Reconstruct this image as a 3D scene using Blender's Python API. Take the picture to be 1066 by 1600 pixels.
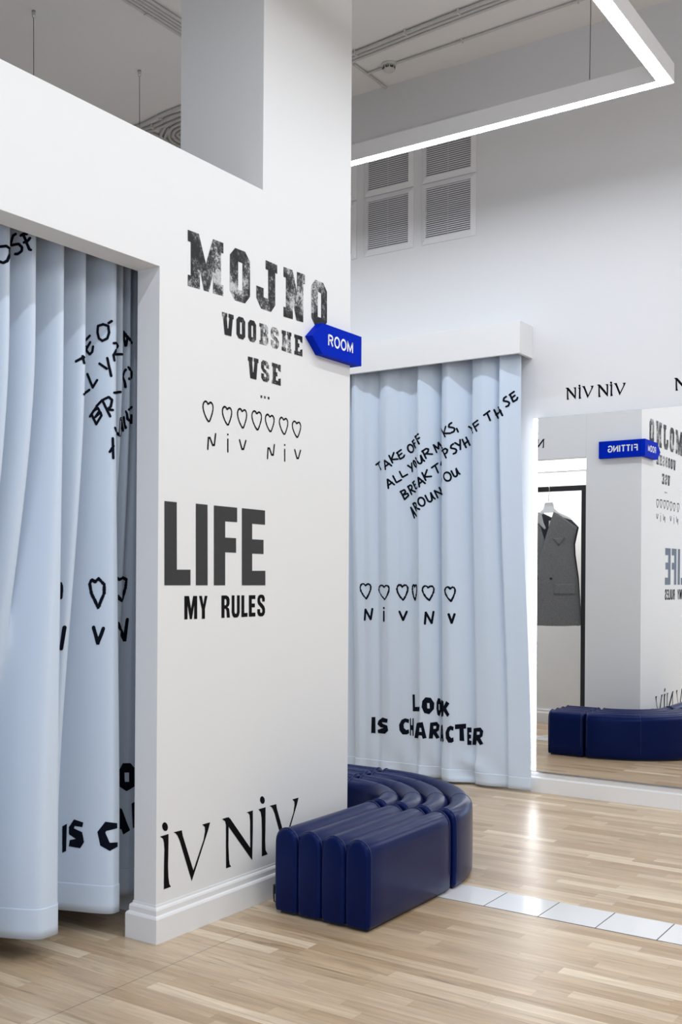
import bpy, bmesh, math, bisect, random
from mathutils import Vector, Matrix
from mathutils.geometry import tessellate_polygon

for o in list(bpy.data.objects):
    bpy.data.objects.remove(o, do_unlink=True)
SC = bpy.context.scene
COL = SC.collection

# ------------------------------------------------------------------ camera, world, lights, exposure
cam = bpy.data.cameras.new('camera')
cam.sensor_fit = 'AUTO'
cam.sensor_width = 36.0
cam.lens = 1680.0 / 1600.0 * 36.0
cam.shift_x = (533.0 - 430.0) / 1600.0
cam.shift_y = (905.5 - 800.0) / 1600.0
cam.clip_start, cam.clip_end = 0.05, 60
cam_o = bpy.data.objects.new('camera', cam)
COL.objects.link(cam_o)
cam_o.matrix_world = Matrix.Translation((0, 0, 1.4)) @ Matrix.Rotation(math.radians(35.85), 4, 'Z') @ Matrix.Rotation(math.radians(90), 4, 'X') @ Matrix.Rotation(0.006, 4, 'Z')
SC.camera = cam_o

SC.view_settings.view_transform = 'Standard'
SC.view_settings.look = 'None'
SC.view_settings.exposure = 0.0
SC.view_settings.gamma = 1.0
SC.view_settings.use_curve_mapping = False

wd = bpy.data.worlds.new('world')
SC.world = wd
wd.use_nodes = True
wd.node_tree.nodes['Background'].inputs[0].default_value = (0.80, 0.90, 1.0, 1)
wd.node_tree.nodes['Background'].inputs[1].default_value = 0.15

LED_STRENGTH = 41.0        # linear pendants
STRIP_STRENGTH = 13.0       # mirror edge strip
ALCOVE_STRENGTH = 5.0      # alcove ceiling panel

def area_light(name, loc, rot, sx, sy, power, color):
    l = bpy.data.lights.new(name, 'AREA')
    l.shape = 'RECTANGLE'; l.size = sx; l.size_y = sy; l.energy = power; l.color = color
    o = bpy.data.objects.new(name, l); COL.objects.link(o)
    o.location = loc; o.rotation_euler = rot
    return o
# cool fill light added behind the camera, and the sales floor's ceiling lights to the right
area_light('front_fill_light', (-0.2, -3.98, 1.45), (math.radians(90), 0, 0), 6.0, 2.3, 78, (0.52, 0.70, 1.0))
area_light('sales_floor_fill', (1.5, 2.3, 3.98), (0, math.radians(10), 0), 2.4, 8.2, 195, (0.92, 0.96, 1.0))  # one broad fill panel standing for the unseen lamps

# ------------------------------------------------------------------ materials
def principled(name, base, rough=0.5, metal=0.0, spec=0.5, coat=0.0, coat_rough=0.1, sheen=0.0):
    m = bpy.data.materials.new(name); m.use_nodes = True
    b = m.node_tree.nodes['Principled BSDF']
    b.inputs['Base Color'].default_value = (*base, 1)
    b.inputs['Roughness'].default_value = rough
    b.inputs['Metallic'].default_value = metal
    b.inputs['Specular IOR Level'].default_value = spec
    b.inputs['Coat Weight'].default_value = coat
    b.inputs['Coat Roughness'].default_value = coat_rough
    b.inputs['Sheen Weight'].default_value = sheen
    return m
def nodes_of(m):
    nt = m.node_tree
    return nt, nt.nodes['Principled BSDF'], nt.nodes.new, nt.links.new
def noise_bump(m, scale, strength, detail=4, dist=0.002, stretch=None):
    nt, b, N, L = nodes_of(m)
    tc = N('ShaderNodeTexCoord'); mp = N('ShaderNodeMapping'); n = N('ShaderNodeTexNoise'); bp = N('ShaderNodeBump')
    if stretch: mp.inputs['Scale'].default_value = stretch
    n.inputs['Scale'].default_value = scale; n.inputs['Detail'].default_value = detail
    bp.inputs['Strength'].default_value = strength; bp.inputs['Distance'].default_value = dist
    L(tc.outputs['Object'], mp.inputs['Vector']); L(mp.outputs['Vector'], n.inputs['Vector'])
    L(n.outputs['Fac'], bp.inputs['Height']); L(bp.outputs['Normal'], b.inputs['Normal'])
    return m
def noise_tint(m, a, c, scale, lo=0.35, hi=0.65, detail=6, stretch=None):
    nt, b, N, L = nodes_of(m)
    tc = N('ShaderNodeTexCoord'); mp = N('ShaderNodeMapping'); n = N('ShaderNodeTexNoise'); r = N('ShaderNodeValToRGB')
    if stretch: mp.inputs['Scale'].default_value = stretch
    n.inputs['Scale'].default_value = scale; n.inputs['Detail'].default_value = detail
    r.color_ramp.elements[0].position = lo; r.color_ramp.elements[1].position = hi
    r.color_ramp.elements[0].color = (*a, 1); r.color_ramp.elements[1].color = (*c, 1)
    L(tc.outputs['Object'], mp.inputs['Vector']); L(mp.outputs['Vector'], n.inputs['Vector'])
    L(n.outputs['Fac'], r.inputs['Fac']); L(r.outputs['Color'], b.inputs['Base Color'])
    return m
def emitter(name, color, strength):
    m = bpy.data.materials.new(name); m.use_nodes = True
    nt = m.node_tree; nt.nodes.clear()
    e = nt.nodes.new('ShaderNodeEmission'); o = nt.nodes.new('ShaderNodeOutputMaterial')
    e.inputs[0].default_value = (*color, 1); e.inputs[1].default_value = strength
    nt.links.new(e.outputs[0], o.inputs[0])
    return m

M = {}
M['wall'] = noise_bump(principled('white_wall_paint', (0.80, 0.80, 0.795), 0.55, spec=0.3), 160, 0.05)
M['wall_cool_lit'] = noise_bump(principled('white_wall_paint_cool_lit', (0.785, 0.79, 0.805), 0.55, spec=0.3), 160, 0.05)  # cool cast of the light on the back wall put into the white paint
M['ceiling'] = noise_bump(principled('ceiling_paint', (0.87, 0.86, 0.85), 0.8, spec=0.2), 60, 0.08)
M['trim'] = principled('white_trim_lacquer', (0.82, 0.82, 0.82), 0.32)
M['tile'] = principled('white_glazed_tile', (0.85, 0.85, 0.85), 0.16, coat=0.4)
M['grout'] = principled('dark_grout', (0.03, 0.03, 0.05), 0.8)
M['vinyl'] = principled('black_vinyl', (0.004, 0.004, 0.005), 0.7, spec=0.1)
M['vinyl_grey'] = principled('charcoal_vinyl', (0.026, 0.026, 0.027), 0.4, spec=0.4)
M['print'] = principled('navy_black_print', (0.004, 0.006, 0.013), 0.8, spec=0.08)
M['cloth'] = noise_bump(principled('pale_blue_curtain_cloth', (0.61, 0.705, 0.83), 0.46, spec=0.45, sheen=0.15), 900, 0.10, 2, 0.0006)
M['leather'] = noise_bump(principled('navy_leatherette', (0.001, 0.0068, 0.058), 0.30, spec=0.24), 420, 0.12, 5, 0.0008)
M['leather'].node_tree.nodes['Principled BSDF'].inputs['Specular Tint'].default_value = (0.42, 0.50, 1.0, 1)
M['piping'] = principled('navy_piping', (0.008, 0.016, 0.085), 0.4)
M['black'] = noise_bump(principled('black_powder_coat', (0.012, 0.012, 0.014), 0.45), 500, 0.05)
M['sign'] = noise_bump(principled('cobalt_sign_paint', (0.0, 0.020, 0.46), 0.5, spec=0.03), 400, 0.03)
M['sign_text'] = principled('white_sign_lettering', (0.88, 0.88, 0.88), 0.5)
M['mirror'] = principled('mirror_glass', (0.95, 0.955, 0.955), 0.0, metal=1.0)
M['mirror_edge'] = principled('mirror_edge_grey', (0.25, 0.27, 0.28), 0.3)
M['lamp_body'] = principled('white_aluminium_profile', (0.88, 0.88, 0.88), 0.45)
M['diffuser'] = emitter('led_diffuser', (0.86, 0.92, 1.0), LED_STRENGTH)
M['strip'] = emitter('led_strip_glow', (0.96, 0.975, 1.0), STRIP_STRENGTH)
M['alcove_light'] = emitter('alcove_panel_glow', (1.0, 0.99, 0.98), ALCOVE_STRENGTH)
M['conduit'] = noise_bump(principled('grey_conduit', (0.62, 0.61, 0.60), 0.6), 300, 0.1)
M['plastic'] = principled('white_plastic', (0.66, 0.65, 0.63), 0.4)
M['dark_slot'] = principled('dark_slot', (0.05, 0.05, 0.05), 0.8)
M['vent'] = principled('painted_vent_metal', (0.80, 0.80, 0.82), 0.45)
M['vent_dark'] = principled('vent_cavity', (0.26, 0.26, 0.29), 0.9)
M['wire'] = principled('steel_wire', (0.10, 0.10, 0.10), 0.4, metal=0.6)
M['wool'] = noise_bump(noise_tint(principled('grey_wool', (0.06, 0.06, 0.06), 0.9, spec=0.15), (0.12, 0.12, 0.12), (0.24, 0.24, 0.24), 220, 0.3, 0.7), 700, 0.4, 3, 0.001)
M['lining'] = principled('light_grey_lining', (0.42, 0.42, 0.41), 0.8)
M['lining_dark'] = principled('dark_vest_lining', (0.03, 0.03, 0.045), 0.7)
M['label'] = principled('woven_label', (0.75, 0.75, 0.73), 0.8)
M['hanger'] = principled('white_hanger_plastic', (0.82, 0.82, 0.81), 0.35)
M['steel'] = principled('polished_steel', (0.65, 0.65, 0.65), 0.25, metal=1.0)

def worn_vinyl():
    m = principled('worn_stamp_vinyl', (0.02, 0.02, 0.02), 0.45, spec=0.3)
    nt, b, N, L = nodes_of(m)
    tc = N('ShaderNodeTexCoord')
    n1 = N('ShaderNodeTexNoise'); n1.inputs['Scale'].default_value = 7; n1.inputs['Detail'].default_value = 3
    n2 = N('ShaderNodeTexNoise'); n2.inputs['Scale'].default_value = 55; n2.inputs['Detail'].default_value = 8; n2.inputs['Roughness'].default_value = 0.75
    n3 = N('ShaderNodeTexNoise'); n3.inputs['Scale'].default_value = 160; n3.inputs['Detail'].default_value = 4
    ad = N('ShaderNodeMath'); ad.operation = 'MULTIPLY_ADD'; ad.inputs[1].default_value = 0.9
    ad2 = N('ShaderNodeMath'); ad2.operation = 'MULTIPLY_ADD'; ad2.inputs[1].default_value = 0.35
    r = N('ShaderNodeValToRGB'); cr = r.color_ramp
    cr.elements[0].position = 0.96; cr.elements[0].color = (0.006, 0.006, 0.007, 1)
    cr.elements[1].position = 1.30; cr.elements[1].color = (0.62, 0.62, 0.62, 1)
    e = cr.elements.new(1.0); e.position = 0.99; e.color = (0.05, 0.05, 0.052, 1)
    L(tc.outputs['Object'], n1.inputs['Vector']); L(tc.outputs['Object'], n2.inputs['Vector']); L(tc.outputs['Object'], n3.inputs['Vector'])
    mr = N('ShaderNodeMapRange'); mr.inputs['From Min'].default_value = 0.70; mr.inputs['From Max'].default_value = 1.55
    L(n2.outputs['Fac'], ad.inputs[0]); L(n1.outputs['Fac'], ad.inputs[2])
    L(n3.outputs['Fac'], ad2.inputs[0]); L(ad.outputs[0], ad2.inputs[2])
    L(ad2.outputs[0], mr.inputs['Value'])
    cr.elements[0].position = 0.42; cr.elements[1].position = 0.56; cr.elements[2].position = 0.72
    cr.elements[0].color = (0.006, 0.006, 0.007, 1); cr.elements[1].color = (0.075, 0.075, 0.078, 1); cr.elements[2].color = (0.55, 0.55, 0.55, 1)
    L(mr.outputs['Result'], r.inputs['Fac']); L(r.outputs['Color'], b.inputs['Base Color'])
    return m
M['worn'] = worn_vinyl()

def parquet():
    m = principled('oak_strip_parquet', (0.5, 0.35, 0.22), 0.3, spec=0.5, coat=0.38, coat_rough=0.30)
    nt, b, N, L = nodes_of(m)
    def math_(op, a, c=None):
        n = N('ShaderNodeMath'); n.operation = op
        for i, v in enumerate((a, c)):
            if v is None: continue
            if isinstance(v, (int, float)): n.inputs[i].default_value = v
            else: L(v, n.inputs[i])
        return n.outputs[0]
    tc = N('ShaderNodeTexCoord'); sp = N('ShaderNodeSeparateXYZ'); L(tc.outputs['Object'], sp.inputs[0])
    x, y = sp.outputs[0], sp.outputs[1]
    ys = math_('DIVIDE', math_('ADD', y, 20.0), 0.0655)
    row = math_('FLOOR', ys); fy = math_('FRACT', ys)
    w1 = N('ShaderNodeTexWhiteNoise'); w1.noise_dimensions = '1D'; L(row, w1.inputs['W'])
    ln = math_('ADD', math_('MULTIPLY', w1.outputs['Value'], 0.38), 0.34)
    xs = math_('ADD', math_('DIVIDE', math_('ADD', x, 30.0), ln), math_('MULTIPLY', w1.outputs['Value'], 37.0))
    cell = math_('FLOOR', xs); fx = math_('FRACT', xs)
    cb = N('ShaderNodeCombineXYZ'); L(row, cb.inputs[0]); L(cell, cb.inputs[1])
    w2 = N('ShaderNodeTexWhiteNoise'); w2.noise_dimensions = '3D'; L(cb.outputs[0], w2.inputs['Vector'])
    rnd = w2.outputs['Value']
    ramp = N('ShaderNodeValToRGB'); c = ramp.color_ramp
    c.elements[0].position = 0.0; c.elements[0].color = (0.440, 0.300, 0.172, 1)
    c.elements[1].position = 1.0; c.elements[1].color = (0.740, 0.600, 0.430, 1)
    for p, col in ((0.25, (0.505, 0.362, 0.225, 1)), (0.6, (0.555, 0.412, 0.265, 1)), (0.86, (0.610, 0.465, 0.310, 1))):
        e = c.elements.new(p); e.color = col
    L(rnd, ramp.inputs['Fac'])
    # grain, shifted from strip to strip
    off = N('ShaderNodeCombineXYZ'); L(math_('MULTIPLY', rnd, 40.0), off.inputs[0]); L(math_('MULTIPLY', row, 0.37), off.inputs[1])
    va = N('ShaderNodeVectorMath'); va.operation = 'ADD'; L(tc.outputs['Object'], va.inputs[0]); L(off.outputs[0], va.inputs[1])
    mp = N('ShaderNodeMapping'); mp.inputs['Scale'].default_value = (1.6, 22, 1); L(va.outputs[0], mp.inputs['Vector'])
    g = N('ShaderNodeTexNoise'); g.inputs['Scale'].default_value = 1.6; g.inputs['Detail'].default_value = 7; g.inputs['Roughness'].default_value = 0.62; g.inputs['Distortion'].default_value = 0.7
    L(mp.outputs['Vector'], g.inputs['Vector'])
    mp2 = N('ShaderNodeMapping'); mp2.inputs['Scale'].default_value = (5, 190, 1); L(va.outputs[0], mp2.inputs['Vector'])
    g2 = N('ShaderNodeTexNoise'); g2.inputs['Scale'].default_value = 1.5; g2.inputs['Detail'].default_value = 3; L(mp2.outputs['Vector'], g2.inputs['Vector'])
    gr = N('ShaderNodeMapRange'); gr.inputs['From Min'].default_value = 0.30; gr.inputs['From Max'].default_value = 0.70
    gr.inputs['To Min'].default_value = 0.80; gr.inputs['To Max'].default_value = 1.18; L(g.outputs['Fac'], gr.inputs['Value'])
    gr2 = N('ShaderNodeMapRange'); gr2.inputs['From Min'].default_value = 0.3; gr2.inputs['From Max'].default_value = 0.7
    gr2.inputs['To Min'].default_value = 0.90; gr2.inputs['To Max'].default_value = 1.08; L(g2.outputs['Fac'], gr2.inputs['Value'])
    # rare brown heartwood streaks
    mp3 = N('ShaderNodeMapping'); mp3.inputs['Scale'].default_value = (0.9, 11, 1); L(va.outputs[0], mp3.inputs['Vector'])
    g3 = N('ShaderNodeTexNoise'); g3.inputs['Scale'].default_value = 1.9; g3.inputs['Detail'].default_value = 5; g3.inputs['Distortion'].default_value = 1.2; L(mp3.outputs['Vector'], g3.inputs['Vector'])
    st = N('ShaderNodeMapRange'); st.inputs['From Min'].default_value = 0.60; st.inputs['From Max'].default_value = 0.72
    st.inputs['To Min'].default_value = 1.0; st.inputs['To Max'].default_value = 0.62; L(g3.outputs['Fac'], st.inputs['Value'])
    # thin joints
    ey = math_('MINIMUM', fy, math_('SUBTRACT', 1.0, fy)); ex = math_('MULTIPLY', math_('MINIMUM', fx, math_('SUBTRACT', 1.0, fx)), math_('DIVIDE', ln, 0.0655))
    ed = math_('MINIMUM', ey, ex)
    jn = N('ShaderNodeMapRange'); jn.inputs['From Min'].default_value = 0.0; jn.inputs['From Max'].default_value = 0.022
    jn.inputs['To Min'].default_value = 0.80; jn.inputs['To Max'].default_value = 1.0; L(ed, jn.inputs['Value'])
    # board end joint running out from under the lettered wall
    sx = math_('ABSOLUTE', math_('ADD', math_('ADD', x, 2.585), math_('MULTIPLY', math_('SUBTRACT', g2.outputs['Fac'], 0.5), 0.004)))
    sj = N('ShaderNodeMapRange'); sj.inputs['From Min'].default_value = 0.0008; sj.inputs['From Max'].default_value = 0.0035
    sj.inputs['To Min'].default_value = 0.50; sj.inputs['To Max'].default_value = 1.0; L(sx, sj.inputs['Value'])
    seam = math_('MAXIMUM', sj.outputs[0], math_('GREATER_THAN', y, 3.4))
    st_o = math_('MULTIPLY', st.outputs[0], seam)
    f = math_('MULTIPLY', math_('MULTIPLY', gr.outputs[0], gr2.outputs[0]), math_('MULTIPLY', st_o, jn.outputs[0]))
    mx = N('ShaderNodeVectorMath'); mx.operation = 'SCALE'; L(ramp.outputs['Color'], mx.inputs[0]); L(f, mx.inputs['Scale'])
    L(mx.outputs['Vector'], b.inputs['Base Color'])
    rr = N('ShaderNodeMapRange'); rr.inputs['To Min'].default_value = 0.30; rr.inputs['To Max'].default_value = 0.42; L(g.outputs['Fac'], rr.inputs['Value']); L(rr.outputs[0], b.inputs['Roughness'])
    bp = N('ShaderNodeBump'); bp.inputs['Strength'].default_value = 0.10; bp.inputs['Distance'].default_value = 0.001
    L(g2.outputs['Fac'], bp.inputs['Height']); L(bp.outputs['Normal'], b.inputs['Normal'])
    return m
M['parquet'] = parquet()

# ------------------------------------------------------------------ mesh helpers
class MB:
    """collects shapes, then links them as one mesh object"""
    def __init__(s): s.v, s.f, s.sm, s.mi = [], [], [], []
    def add(s, verts, faces, smooth=False, mi=0):
        o = len(s.v); s.v += [tuple(p) for p in verts]
        for f in faces: s.f.append(tuple(i + o for i in f)); s.sm.append(smooth); s.mi.append(mi)
    def box(s, a, b, mi=0):
        (x0, y0, z0), (x1, y1, z1) = a, b
        s.add([(x0,y0,z0),(x1,y0,z0),(x1,y1,z0),(x0,y1,z0),(x0,y0,z1),(x1,y0,z1),(x1,y1,z1),(x0,y1,z1)],
              [(0,3,2,1),(4,5,6,7),(0,1,5,4),(1,2,6,5),(2,3,7,6),(3,0,4,7)], mi=mi)
    def prism(s, outline, to3, depth, smooth=False):
        """outline (u,v) extruded along w from 0 to depth; to3(u,v,w)"""
        n = len(outline)
        tri = tessellate_polygon([[Vector((u, v, 0)) for u, v in outline]])
        V = [to3(u, v, 0) for u, v in outline] + [to3(u, v, depth) for u, v in outline]
        F = [tuple(t) for t in tri] + [tuple(i + n for i in reversed(t)) for t in tri]
        F += [(i, (i + 1) % n, (i + 1) % n + n, i + n) for i in range(n)]
        s.add(V, F, smooth)
    def tube(s, pts, r, seg=8, closed=False, smooth=True):
        P = [Vector(p) for p in pts]; n = len(P); rings = []
        T = []
        for i in range(n):
            a = P[i - 1] if (i > 0 or closed) else P[i]; b = P[(i + 1) % n] if (i < n - 1 or closed) else P[i]
            T.append((b - a).normalized())
        up = Vector((0, 0, 1)) if abs(T[0].z) < 0.9 else Vector((1, 0, 0))
        nrm = (up - T[0] * up.dot(T[0])).normalized()
        V, F = [], []
        for i in range(n):
            nrm = (nrm - T[i] * nrm.dot(T[i])).normalized(); bi = T[i].cross(nrm)
            rr = r[i] if isinstance(r, (list, tuple)) else r
            for k in range(seg):
                a = 2 * math.pi * k / seg
                V.append(P[i] + nrm * (rr * math.cos(a)) + bi * (rr * math.sin(a)))
        m = n if closed else n - 1
        for i in range(m):
            j = (i + 1) % n
            for k in range(seg):
                F.append((i*seg+k, i*seg+(k+1)%seg, j*seg+(k+1)%seg, j*seg+k))
        if not closed:
            F.append(tuple(range(seg - 1, -1, -1))); F.append(tuple((n-1)*seg + k for k in range(seg)))
        s.add(V, F, smooth)
    def lathe(s, prof, c, axis='Z', seg=28, smooth=True):
        V, F = [], []
        for r, h in prof:
            for k in range(seg):
                a = 2*math.pi*k/seg
                V.append((c[0]+r*math.cos(a), c[1]+r*math.sin(a), c[2]+h))
        for i in range(len(prof)-1):
            for k in range(seg):
                F.append((i*seg+k, i*seg+(k+1)%seg, (i+1)*seg+(k+1)%seg, (i+1)*seg+k))
        F.append(tuple(range(seg-1,-1,-1))); F.append(tuple((len(prof)-1)*seg+k for k in range(seg)))
        s.add(V, F, smooth)
    def build(s, name, mats, parent=None, bevel=0.0, origin=None, seg=2):
        me = bpy.data.meshes.new(name); me.from_pydata(s.v, [], s.f); me.update()
        for p, sm, mi in zip(me.polygons, s.sm, s.mi): p.use_smooth = sm; p.material_index = mi
        for m in (mats if isinstance(mats, (list, tuple)) else [mats]): me.materials.append(m)
        bm = bmesh.new(); bm.from_mesh(me); bmesh.ops.recalc_face_normals(bm, faces=bm.faces); bm.to_mesh(me); bm.free()
        o = bpy.data.objects.new(name, me); COL.objects.link(o)
        if origin is not None:
            me.transform(Matrix.Translation(-Vector(origin))); o.location = origin
        if parent is not None:
            o.parent = parent
            o.location = Vector(o.location) - root_loc(parent)
            if origin is None:
                pass
        if bevel:
            b = o.modifiers.new('bevel', 'BEVEL'); b.width = bevel; b.segments = seg; b.limit_method = 'ANGLE'; b.angle_limit = math.radians(40)
        return o
def root_loc(p):
    v = Vector((0, 0, 0))
    while p is not None:
        v += Vector(p.location); p = p.parent
    return v
def tag(o, label=None, cat=None, group=None, kind=None):
    if label: o['label'] = label
    if cat: o['category'] = cat
    if group: o['group'] = group
    if kind: o['kind'] = kind
    return o
def thing(name, loc, label, cat, group=None):
    o = bpy.data.objects.new(name, None); COL.objects.link(o); o.location = loc; o.empty_display_size = 0.1
    return tag(o, label, cat, group)
def struct(name, mb, mats, bevel=0.0):
    return tag(mb.build(name, mats, bevel=bevel), kind='structure')

# flat lettering: everything is drawn in (u, v) and then laid on a surface by to3(u, v)
def dense(pts, step):
    o = [pts[0]]
    for a, b in zip(pts, pts[1:]):
        n = max(1, int(math.hypot(b[0]-a[0], b[1]-a[1]) / step))
        o += [(a[0]+(b[0]-a[0])*k/n, a[1]+(b[1]-a[1])*k/n) for k in range(1, n+1)]
    return o
def rounded(pts, it=2):
    """corner cutting for hand drawn strokes"""
    closed = math.hypot(pts[0][0]-pts[-1][0], pts[0][1]-pts[-1][1]) < 1e-6
    for _ in range(it):
        if len(pts) < 3: return pts
        o = [] if closed else [pts[0]]
        for a, b in zip(pts, pts[1:]):
            o += [(a[0]*.75+b[0]*.25, a[1]*.75+b[1]*.25), (a[0]*.25+b[0]*.75, a[1]*.25+b[1]*.75)]
        o = o + [o[0]] if closed else o + [pts[-1]]
        pts = o
    return pts
def ribbon(mb, pts, w, to3, cap='round', step=0.02, jag=0.0, rnd=None):
    pts = [p for i, p in enumerate(pts) if i == 0 or math.hypot(p[0]-pts[i-1][0], p[1]-pts[i-1][1]) > 1e-6]
    if len(pts) < 2: return
    closed = len(pts) > 3 and math.hypot(pts[0][0]-pts[-1][0], pts[0][1]-pts[-1][1]) < 1e-6
    pts = dense(pts, step)
    n = len(pts); L, R = [], []
    for i, p in enumerate(pts):
        a = pts[i-1] if i > 0 else (pts[-2] if closed else p); b = pts[i+1] if i < n-1 else (pts[1] if closed else p)
        d1 = Vector((p[0]-a[0], p[1]-a[1])); d2 = Vector((b[0]-p[0], b[1]-p[1]))
        if d1.length < 1e-9: d1 = d2
        if d2.length < 1e-9: d2 = d1
        d1.normalize(); d2.normalize()
        t = d1 + d2
        if t.length < 0.3: t = d2.copy()
        t.normalize(); nn = Vector((-t.y, t.x)); m = 1.0 / max(0.6, nn.dot(Vector((-d1.y, d1.x))))
        ww = w * 0.5 * m * (1 + (rnd.uniform(-jag, jag) if rnd else 0))
        L.append((p[0]+nn.x*ww, p[1]+nn.y*ww)); R.append((p[0]-nn.x*ww, p[1]-nn.y*ww))
    V = [to3(*q) for q in L] + [to3(*q) for q in R]
    F = [(i, i+1, n+i+1, n+i) for i in range(n-1)]
    mb.add(V, F)
    if cap == 'round' and not closed:
        for c, q in ((pts[0], pts[1]), (pts[-1], pts[-2])):
            a0 = math.atan2(c[1]-q[1], c[0]-q[0])
            fan = [c] + [(c[0]+w*.5*math.cos(a0+t), c[1]+w*.5*math.sin(a0+t)) for t in (-1.571,-.9,-.3,.3,.9,1.571)]
            mb.add([to3(*q) for q in fan], [(0,i,i+1) for i in range(1, 6)])
def filled(mb, loops, to3, step=None):
    loops = [l for l in loops if len(l) > 2]
    pts = [p for l in loops for p in l]
    tri = tessellate_polygon([[Vector((p[0], p[1], 0)) for p in l] for l in loops])
    if step is None:
        mb.add([to3(*p) for p in pts], [tuple(t) for t in tri]); return
    bm = bmesh.new(); vs = [bm.verts.new((p[0], p[1], 0)) for p in pts]
    for t in tri:
        try: bm.faces.new([vs[i] for i in t])
        except ValueError: pass
    for _ in range(6):
        e = [e for e in bm.edges if e.calc_length() > step]
        if not e: break
        bmesh.ops.subdivide_edges(bm, edges=e, cuts=1, use_grid_fill=False)
        bmesh.ops.triangulate(bm, faces=[f for f in bm.faces if len(f.verts) > 3])
    bm.verts.index_update()
    mb.add([to3(v.co.x, v.co.y) for v in bm.verts], [tuple(v.index for v in f.verts) for f in bm.faces]); bm.free()
def in_cell(c, u, v):
    """unit square to a quad (TL, TR, BR, BL)"""
    tl, tr, br, bl = c
    return tuple((bl[i]*(1-u)+br[i]*u)*(1-v) + (tl[i]*(1-u)+tr[i]*u)*v for i in range(2))

# ------------------------------------------------------------------ cloth shapes
def lerp(a, b, k):
    return a + (b - a) * k
def smooth(k):
    k = min(1.0, max(0.0, k))
    return k * k * (3 - 2 * k)
# front curtain: drop profile in plan (x along the wall, y towards the wall), measured under the valance
R_PTS = [(-4.66,6.70),(-4.60,6.665),(-4.54,6.74),(-4.46,6.68),(-4.39,6.755),(-4.30,6.675),(-4.235,6.745),(-4.185,6.758),(-4.158,6.745),(-4.146,6.675),(-4.105,6.661),
 (-4.061,6.690),(-4.012,6.696),(-3.953,6.722),(-3.916,6.694),(-3.852,6.676),(-3.781,6.702),(-3.742,6.705),(-3.685,6.722),(-3.634,6.712),
 (-3.594,6.667),(-3.514,6.700),(-3.477,6.727),(-3.437,6.757),(-3.425,6.690),(-3.367,6.667),(-3.294,6.710),(-3.222,6.748),(-3.193,6.690),
 (-3.116,6.677),(-3.040,6.696),(-2.998,6.719),(-2.985,6.664),(-2.928,6.681),(-2.850,6.700)]
R_BOT_Z, R_TOP_Z = 0.018, 2.93
def catmull(P, n):
    out = []
    Q = [P[0]] + list(P) + [P[-1]]
    for i in range(1, len(Q) - 2):
        p0, p1, p2, p3 = Q[i-1], Q[i], Q[i+1], Q[i+2]
        for k in range(n):
            u = k / n
            r = []
            for c in range(2):
                m1 = 0.38 * (p2[c] - p0[c]); m2 = 0.38 * (p3[c] - p1[c])
                # keep tangents short on steep steps so the cloth does not loop
                lim = 1.2 * abs(p2[c] - p1[c]) + 0.004
                m1 = max(-lim, min(lim, m1)); m2 = max(-lim, min(lim, m2))
                r.append((2*u**3-3*u*u+1)*p1[c] + (u**3-2*u*u+u)*m1 + (-2*u**3+3*u*u)*p2[c] + (u**3-u*u)*m2)
            out.append(tuple(r))
    out.append(tuple(P[-1]))
    return out
def _bottom(x, y):
    xb = -3.425 + (x + 3.425) * (1.125 if x > -3.425 else 0.975)
    k = 0.62 if -3.75 < x < -3.15 else 0.36
    return xb, 6.738 + (y - 6.70) * k
R_PTS = [(x, 6.664 + (y - 6.664) * 1.28) for x, y in R_PTS]
R_TOP = catmull(R_PTS, 8)
R_LOW = catmull([_bottom(*p) for p in R_PTS], 8)
def arc_table(P):
    s = [0.0]
    for a, b in zip(P, P[1:]):
        s.append(s[-1] + math.hypot(b[0]-a[0], b[1]-a[1]))
    return s
R_S = arc_table(R_TOP)
def at_s(S, P, s):
    i = bisect.bisect_right(S, s) - 1
    i = max(0, min(len(P) - 2, i))
    k = (s - S[i]) / max(1e-9, S[i+1] - S[i])
    return lerp(P[i][0], P[i+1][0], k), lerp(P[i][1], P[i+1][1], k)
def front_cloth(s, z):
    a = at_s(R_S, R_TOP, s); b = at_s(R_S, R_LOW, s)
    k = 1 - smooth((z - 0.05) / 2.55)
    x, y = lerp(a[0], b[0], k), lerp(a[1], b[1], k)
    if z < 0.42:                               # cloth crumples a little where it meets the floor
        q = (1 - z / 0.42) ** 2
        y -= q * 0.055 * math.exp(-((x + 3.22) / 0.10) ** 2) * (0.55 + 0.45 * math.sin(34 * z + 9 * x))
        y += q * 0.022 * math.sin(23 * x + 11 * z) * math.exp(-((x + 3.5) / 0.5) ** 2)
    return x, y, z
# side curtain: pleats (crest, near half width, far half width, depth) under the lintel and at the hem
L_CREST = [(1.66,.05,.03,.19, 1.68,.09,.04,.17),(1.83,.05,.03,.19, 1.86,.09,.04,.17),(1.99,.05,.03,.19, 2.04,.08,.04,.17),(2.15,.05,.03,.19, 2.22,.08,.04,.17),(2.31,.05,.03,.19, 2.385,.08,.045,.17),(2.452,.045,.03,.19, 2.50,.05,.03,.0),
 (2.572,.048,.028,.19, 2.60,.05,.04,.0),(2.708,.045,.026,.19, 2.662,.088,.088,.19),(2.842,.042,.022,.175, 2.838,.026,.020,.085),(2.985,.055,.024,.19, 3.018,.060,.034,.185),
 (3.062,.018,.016,.165, 3.10,.03,.02,.05),(3.122,.018,.016,.155, 3.18,.03,.03,.06),(3.20,.03,.03,.13, 3.25,.04,.04,.09),(3.40,.04,.03,.15, 3.42,.06,.06,.09),(3.54,.04,.03,.15, 3.55,.06,.06,.09)]
L_BASE, L_BOT_Z, L_TOP_Z = -3.205, 0.088, 2.70
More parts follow.
